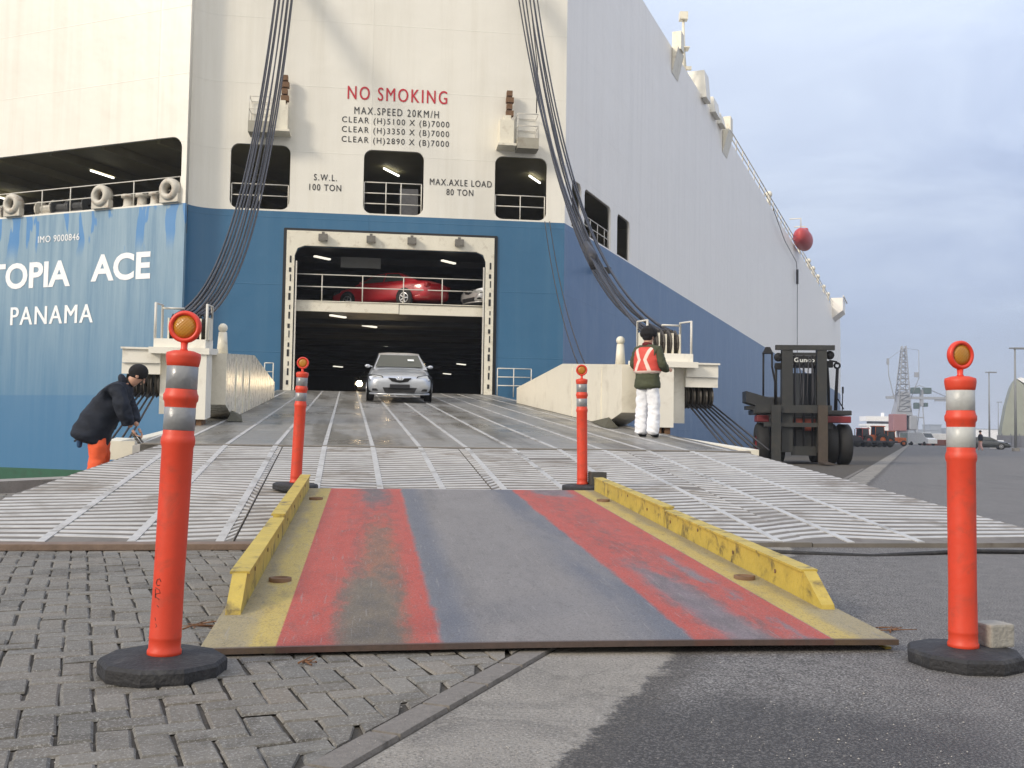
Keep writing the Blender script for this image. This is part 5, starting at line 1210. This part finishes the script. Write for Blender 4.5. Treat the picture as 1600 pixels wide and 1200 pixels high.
b = MB(); b.tube([(.66, -.5, 3.4), (.72, -.45, 2.6), (.74, -.4, 1.8)], .05, 6); b.tube([(1.22, -.2, 1.8), (1.24, -.2, 2.55)], .018, 5); b.tube([(1.05, -.3, 2.2), (1.25, -.3, 1.85)], .02, 5); b.box((1.24, -.2, 2.5), (.05, .05, .22)); b.make('grab_rail', m_trim, fk)
pt = PX(1257, 34.0, 0); fk.location = (pt.x, pt.y, 0.0); fk.rotation_euler = (0, 0, RAD(-6))
# ---------------------------------------------------------------- lifeboat hanging at the ship's upper edge
lb = thing('lifeboat', 'red lifeboat hanging from its davit high on the ship side above the forklift', 'lifeboat')
m_lbr = M('lifeboat_red', (0.45, 0.05, 0.05), 0.45, var=0.15, scale=1.5)
b = MB(); n = 12; st = [(-3.2, .15, .55), (-2.6, .75, .95), (-1.2, 1.1, 1.15), (1.2, 1.1, 1.15), (2.6, .75, .95), (3.2, .15, .55)]; vs = []
for y, w, h in st:
    for j in range(n): a = 2 * math.pi * j / n; vs.append((w * math.cos(a), y, h * math.sin(a) * (1.0 if math.sin(a) < 0 else .95)))
b.add(vs, [(i * n + j, i * n + (j + 1) % n, (i + 1) * n + (j + 1) % n, (i + 1) * n + j) for i in range(5) for j in range(n)] + [tuple(range(n))[::-1], tuple(range(5 * n, 6 * n))])
subsurf(b, 'hull', m_lbr, lb, 1)
b = MB(); b.box((0, 1.3, 1.1), (.9, 1.2, .7), None, .15); b.make('cockpit', m_lbr, lb)
b = MB()
for y in (-2.2, 2.2): b.tube([(-1.2, y, 1.9), (0, y, 1.9), (0, y, .9)], .06, 6)
b.make('davit_fall', m_cream, lb)
q = Q(0.75, 79, ZT + 0.9); lb.location = q; lb.rotation_euler = (0, 0, -math.atan2(SA.x, SA.y))
b = MB(); b.tube([Q(0.35, 57, ZT - .4), Q(0.3, 66, ZT - 1.6), Q(0.3, 76.5, ZT - 2.0), Q(0.25, 78, ZT - 3.0), Q(0.25, 78, 0.5)], 0.035, 5); b.box(Q(0.25, 78, ZT - 3.4), (.22, .22, 1.6))
tag(b.make('boat_rope', m_wire), 'long thin rope hanging from below the lifeboat down the ship side', 'rope')

# ---------------------------------------------------------------- quay background
m_gal = M('galvanised_pole', (0.22, 0.23, 0.24), 0.6, var=0.1)
def lamp_post(px, y, h, lab):
    r = thing('street_lamp', lab, 'street lamp', group='tall lamp posts along the quay')
    MB().tube([(0, 0, 0), (0, 0, h)], [.13, .07], 10).make('pole', m_gal, r)
    b = MB(); b.box((0.45, 0, h + .05), (1.1, .35, .16), None, .04); b.box((-.25, 0, h + .05), (.5, .25, .12), None, .03); b.make('lamp_head', m_gal, r)
    MB().box((0, 0, .15), (.5, .5, .3), None, .03).make('pole_foot', m_conc, r)
    r.location = PX(px, y, 0); return r
lamp_post(1588, 90, 9.2, 'nearest and tallest lamp post, in front of the grey-green storage hall')
lamp_post(1547, 135, 10.1, 'second lamp post, standing left of the storage hall')
lamp_post(1561, 260, 11.0, 'smallest distant lamp post close to the left edge of the storage hall')
# storage hall with a steep covered gable
hl = thing('storage_hall', 'steep grey-green storage hall with white roof at the right edge', 'hall')
m_hall = M('hall_grey_green_sheet', (0.27, 0.29, 0.25), 0.7, var=0.15, scale=0.6, dirt=(0.2, 0.2, 0.19), dscale=.8)
prof = [(0, 0), (0.3, 3.2), (0.9, 6.6), (1.7, 9.6), (2.15, 10.6), (3.8, 9.2), (6.5, 6.6), (9.6, 4.8), (10, 0)]
b = MB(); b.prism([(x, 0, z) for x, z in prof], (0, 14, 0)); b.make('hall_wall', m_hall, hl)
b = MB(); b.prism([(2.4, 1, 10.6), (2.9, 1, 10.8), (9.0, 1, 9.4), (14, 1, 4), (9.6, 1, 5.2), (6.5, 1, 7.2), (3.8, 1, 9.6)], (0, 13, 0)); b.make('hall_roof', M('white_roof_sheet', (0.72, 0.73, 0.75), 0.6), hl)
b = MB(); b.box((4, -.3, .9), (9, .3, 1.8)); 
for i in range(8): b.box((.2 + i * 1.2, -.5, 1.0), (.12, .2, 2.2))
b.make('yard_fence', M('blue_grey_fence', (0.13, 0.14, 0.17), 0.7, var=0.3), hl)
hl.location = PX(1564, 155, 0); hl.rotation_euler = (0, 0, RAD(-24))
# mobile harbour crane: lattice tower over a red house
hc = thing('harbour_crane', 'tall grey lattice harbour crane with a haze-greyed red machine house', 'crane')
m_cr = M('crane_grey_paint', (0.30, 0.32, 0.36), 0.7, var=0.15); m_cred = M('crane_hazed_red', (0.30, 0.15, 0.16), 0.7, var=0.2)  # machine house red is greyed to carry the distance haze
b = MB()
def lattice(mb, p, q, w0, w1, r, seg):
    p, q = Vector(p), Vector(q); c = []
    for k in range(seg + 1):
        u = k / seg; m = p.lerp(q, u); w = w0 + (w1 - w0) * u
        c.append([m + Vector((sx * w, sy * w, 0)) for sx, sy in ((-1, -1), (1, -1), (1, 1), (-1, 1))])
    for j in range(4): mb.tube([x[j] for x in c], r, 4)
    for k in range(seg):
        for j in range(4): mb.tube([c[k][j], c[k + 1][(j + 1) % 4]], r * .7, 4); mb.tube([c[k][j], c[k][(j + 1) % 4]], r * .7, 4)
lattice(b, (0, 0, 8), (0.4, 0, 24.5), 1.6, .45, .14, 12); b.make('lattice_tower', m_cr, hc)
b = MB(); b.hexa([(-2.4, -1.6, 7), (2.0, -1.6, 7), (2.0, 1.6, 7), (-2.4, 1.6, 7), (-.9, -1, 13), (1.2, -1, 13), (1.2, 1, 13), (-.9, 1, 13)]); b.make('tower_cone', m_cr, hc)
b = MB(); b.box((-1.2, 0, 5.2), (3.4, 3.4, 4.2), None, .2); b.make('machine_house', m_cred, hc)
b = MB(); b.box((2.2, 0, 5.2), (2.0, 3.2, 3.6), None, .3); b.box((0, 0, 2.2), (2.2, 2.2, 2.4)); b.make('slewing_base', m_cr, hc)
b = MB(); b.box((0, 0, 1.0), (8, 4, 1.0), None, .1)
for x in (-3, -1, 1, 3): b.lathe([(0, -2.1), (.7, -2.1), (.7, 2.1), (0, 2.1)], 14, (x, 0, .7), 'Y')
b.make('crane_carriage', m_fbr, hc)
b = MB(); b.tube([(-3.6, 0, 21), (-3.4, 0, 17), (-2.2, 0, 12), (-1.0, 0, 9)], .12, 5); b.tube([(4.2, 0, 23.5), (4.2, 0, 16.5), (2.0, 0, 11)], .10, 5); b.box((-3.6, 0, 20.5), (.5, .5, 1.6)); b.box((3.6, 0, 17.3), (.9, .6, 1.2)); b.tube([(-3.6, 0, 21), (.4, 0, 24), (4.2, 0, 23.5)], .05, 4); b.make('stay_mast', m_cr, hc)
hc.location = PX(1411, 252, 0)
gc = thing('gantry_crane', 'pale grey gantry crane with a long horizontal boom behind the harbour crane', 'crane')
b = MB(); b.box((-1, 0, 16), (22, 1.2, .9)); b.box((9, 0, 15.2), (7, .8, .6)); b.tube([(-11, 0, 16), (0, 0, 20.5), (11, 0, 16)], .16, 5); b.make('boom', m_cr, gc)
m_dcg = M('dark_crane_green', (0.07, 0.11, 0.11), 0.7)
for c_, d_ in (((-1.6, 0, 18.6), (3, 2.4, 2.2)), ((2.6, 0, 18.6), (2.6, 2.4, 2.2)), ((-1.2, 0, 13.2), (1.6, 1.8, 2.2)), ((2.2, 0, 13.6), (1.2, 1.6, 1.4))): b = MB(); b.box(c_, d_, None, .2); b.make('trolley_house', m_dcg, gc)
b = MB(); b.box((.7, 0, 16), (1.0, 1.0, 6)); b.tube([(0.2, 0, 15), (-.8, 0, 6)], .2, 5); b.tube([(1.0, 0, 15), (1.6, 0, 6), (1.6, 0, 0)], .2, 5); b.tube([(-.8, 0, 6), (-1.0, 0, 0)], .25, 5); b.tube([(-8, 0, 14), (-1, 0, 3)], .22, 5); b.box((0.4, 0, 9), (2.4, .5, .5)); b.make('portal_legs', m_cr, gc)
gc.location = PX(1438, 360, 0)
# white superstructure far away
ws = thing('white_ship_house', 'bright white ship superstructure far behind the red machines', 'ship')
m_wh = M('bright_white_paint', (0.85, 0.85, 0.85), 0.6, var=0.03)
b = MB(); b.box((0, 0, 4.0), (16, 8, 8)); b.box((0, 0, 8.4), (17, 8.4, .8)); b.box((0, 0, 11), (16.5, 8, 2.0)); b.box((0, 0, 12.6), (1.0, 1.0, 2.0)); b.make('superstructure', m_wh, ws)
b = MB(); b.box((0, -4.05, 9.35), (16, .1, .9)); b.make('bridge_windows', m_trim, ws)
b = MB(); b.box((6, 0, 1.2), (44, 10, 3.4), None, .3); b.make('hull', M('dark_far_hull', (0.12, 0.14, 0.17), 0.6), ws)
ws.location = PX(1380, 420, -1.5)
# red and orange farm machines
def tractor(px, y, col, lab, sc=1.0, rz=0.0, nm='farm_tractor'):
    r = thing(nm, lab, 'tractor', group='red and orange machines parked on the far quay')
    b = MB(); b.box((-.9, 0, 1.05), (1.8, .8, .8), None, .1); b.box((-1.75, 0, .95), (.15, .7, .6), None, .04); b.box((.5, 0, 1.0), (1.4, 1.0, .7), None, .1); b.make('bonnet', col, r)
    b = MB()
    for x in (-.05, 1.15):
        for yy in (-.6, .6): b.tube([(x, yy, 1.3), (x * .9 + .05, yy * .9, 2.5)], .05, 5)
    b.box((.55, 0, 2.52), (1.4, 1.3, .12), None, .04); b.make('cab_frame', col, r)
    b = MB(); b.box((.55, 0, 1.9), (1.1, 1.15, 1.1)); b.make('cab_glass', m_cabg, r)
    for x, rr_, w in ((-1.4, .5, .3), (.75, .82, .42)):
        for s in (-1, 1):
            b = MB(); b.lathe([(rr_ * .5, -w / 2), (rr_ * .92, -w / 2), (rr_, -w / 4), (rr_, w / 4), (rr_ * .92, w / 2), (rr_ * .5, w / 2)], 18, (x, s * .85, rr_), 'Y'); wh = b.make('wheel', m_tyre, r)
            MB().lathe([(0, s * .1), (rr_ * .5, s * .12), (rr_ * .52, s * .05)], 14, (x, s * .85, rr_), 'Y').make('rim', col, wh)
    MB().tube([(-.6, .25, 1.4), (-.6, .25, 2.4)], .05, 6).make('exhaust_pipe', m_trim, r)
    r.location = PX(px, y, 0); r.rotation_euler = (0, 0, rz); r.scale = (sc, sc, sc); return r
m_tr1 = M('faded_red_machine', (0.42, 0.07, 0.06), 0.6, var=0.3); m_tr2 = M('orange_machine', (0.55, 0.13, 0.03), 0.6, var=0.3)
tractor(1344, 118, m_tr1, 'faded red tractor nearest to the forklift on the far quay', .85, 0.4)
tractor(1366, 126, m_tr2, 'red-orange tractor with upright exhaust behind the dark flat trailer', 1.0, 0.1)
tractor(1399, 136, m_tr2, 'bright orange low machine at the right end of the machine row', .80, 2.8)
tractor(1384, 146, M('grey_machine', (0.14, 0.14, 0.11), 0.7, var=0.3), 'grey tractor between the two orange machines', .85, 0.9)
tr = thing('flat_trailer', 'low dark flat trailer in front of the red tractors', 'trailer')
b = MB(); b.box((0, 0, .62), (5.2, 2.0, .22), None, .04); b.hexa([(-2.6, -1, .5), (-1.2, -1, .5), (-1.2, 1, .5), (-2.6, 1, .5), (-2.2, -1, 1.3), (-1.4, -1, 1.1), (-1.4, 1, 1.1), (-2.2, 1, 1.3)]); b.make('bed', M('dark_trailer_paint', (0.045, 0.045, 0.055), 0.7, var=0.3), tr)
for x in (-1.8, -.6, .6, 1.8):
    for s in (-1, 1): MB().lathe([(0, -.12), (.34, -.12), (.36, 0), (.34, .12), (0, .12)], 14, (x, s * .85, .36), 'Y').make('wheel', m_tyre, tr)
tr.location = PX(1362, 112, 0)
# vans, containers, far sheds
def van(px, y, lab, col, rz):
    r = thing('parked_van', lab, 'van', group='white vans on the far quay')
    b = MB(); b.prism([(-2.4, -.9, .35), (2.4, -.9, .35), (2.4, -.9, 2.1), (-1.0, -.9, 2.1), (-1.7, -.9, 1.25), (-2.4, -.9, 1.05)], (0, 1.8, 0)); b.make('body', col, r)
    b = MB(); b.add([(-1.68, -.85, 1.30), (-1.68, .85, 1.30), (-1.06, .85, 2.02), (-1.06, -.85, 2.02)], [(0, 1, 2, 3)])
    for v in b.v: v.x -= .03
    b.make('windscreen', m_dglass, r)
    for x in (-1.5, 1.5):
        for s in (-1, 1): MB().lathe([(0, -.1), (.30, -.1), (.33, 0), (.30, .1), (0, .1)], 14, (x, s * .86, .33), 'Y').make('wheel', m_tyre, r)
    r.location = PX(px, y, 0); r.rotation_euler = (0, 0, rz)
van(1442, 165, 'white van parked right of the orange machine', m_wh, 1.9)
van(1424, 178, 'pale green-white van beside the orange machine', M('pale_green_paint', (0.45, 0.52, 0.45), 0.5), 1.6)
def boxthing(nm, lab, cat, px, y, d, col, rz=0.0, kind=None):
    r = thing(nm, lab, cat); b = MB(); b.box((0, 0, d[2] / 2), d, None, .05); b.make('body', col, r)
    b = MB(); nb = 10
    for i in range(nb): b.box((-d[0] / 2 + d[0] * (i + .5) / nb, -d[1] / 2 - .03, d[2] / 2), (d[0] / nb * .45, .08, d[2] * .86))
    b.make('ribbed_side', col, r); r.location = PX(px, y, 0); r.rotation_euler = (0, 0, rz); return r
boxthing('shipping_container', 'long white container behind the vans on the far quay', 'container', 1462, 210, (12.2, 2.4, 2.3), M('white_container', (0.68, 0.68, 0.68), 0.6))
boxthing('shipping_container', 'brown-red container strip right of the white van', 'container', 1468, 172, (5, 2.4, 1.0), M('brown_container', (0.25, 0.10, 0.08), 0.6))
boxthing('white_crate', 'small white crate at the foot of the second lamp post', 'crate', 1558, 118, (1.2, 1.0, 1.0), m_wh)
m_farb = M('far_grey_wall', (0.30, 0.34, 0.40), 0.8, var=0.1)
for px, y, w, h, lab in ((1436, 620, 20, 7, 'pale far shed behind the gantry crane'), (1457, 640, 7, 10.5, 'narrow grey far tower building right of the gantry crane'), (1472, 650, 14, 8.5, 'wide blue-grey far building beside the near right post'), (1540, 700, 60, 9, 'long white far warehouse left of the storage hall')):
    r = thing('far_building', lab, 'building'); b = MB(); b.box((0, 0, h / 2), (w, 12, h)); b.make('wall', m_wh if w > 50 else m_farb, r); b = MB(); b.box((0, 0, h + .25), (w + .6, 12.6, .5)); b.make('roof', m_farb, r); r.location = PX(px, y, 0)
dc2 = make_car('dark_estate_car', 'dark car parked on the far quay near the second lamp post', carpaint('grey_black_paint', (0.03, 0.035, 0.035)), plate=False); dc2.location = PX(1542, 108, 0); dc2.rotation_euler = (0, 0, RAD(70))
# pedestrian beyond the right post
pd = thing('person', 'distant person in dark jacket and pale trousers walking behind the right near post', 'person')
ms = make_head((0, .02, 1.63), (0, 1, 0)); ms += [skin('trunk', [(0, 0, .95, .13), (0, 0, 1.38, .14), (0, 0, 1.52, .055), (.2, 0, 1.36, .06), (.26, .05, .9, .05), (-.2, 0, 1.36, .06), (-.26, -.05, .9, .05), (.1, .12, .5, .07), (.1, .2, .08, .05), (-.1, -.05, .5, .07), (-.1, -.2, .08, .05)], [(0, 1), (1, 2), (1, 3), (3, 4), (1, 5), (5, 6), (0, 7), (7, 8), (0, 9), (9, 10)], None, None, 2)]
join_meshes('body', ms, m_skin, pd)
skin('jacket', [(0, 0, .82, .20), (0, 0, 1.38, .21), (0, 0, 1.5, .09), (.22, 0, 1.36, .085), (.29, .05, .92, .075), (-.22, 0, 1.36, .085), (-.29, -.05, .92, .075)], [(0, 1), (1, 2), (1, 3), (3, 4), (1, 5), (5, 6)], m_navy, pd)
skin('trousers', [(0, 0, .92, .16), (.1, .12, .5, .10), (.1, .2, .1, .08), (-.1, -.05, .5, .10), (-.1, -.2, .1, .08)], [(0, 1), (1, 2), (0, 3), (3, 4)], M('pale_pink_cloth', (0.5, 0.30, 0.28), 0.8), pd)
MB().ball((0, .02, 1.67), (.11, .12, .10), 12, 8).make('hair', m_knit, pd)
pd.location = PX(1533, 84, 0); pd.rotation_euler = (0, 0, 0.8)

# ---------------------------------------------------------------- damp harbour air
b = MB(); b.box((0, 0, 21), (4600, 4600, 60))
ho = b.make('haze', m_conc); tag(ho, 'thin damp harbour air over the whole quay', 'haze', kind='stuff')
hm = bpy.data.materials.new('haze_air'); hm.use_nodes = True; nt = hm.node_tree; nt.nodes.clear()
pv = nt.nodes.new('ShaderNodeVolumePrincipled'); mo = nt.nodes.new('ShaderNodeOutputMaterial'); nt.links.new(pv.outputs[0], mo.inputs['Volume'])
pv.inputs['Color'].default_value = (0.86, 0.90, 0.96, 1); pv.inputs['Density'].default_value = 0.0006; pv.inputs['Anisotropy'].default_value = 0.2
ho.data.materials.clear(); ho.data.materials.append(hm); ho.location = (0, 0, 0)
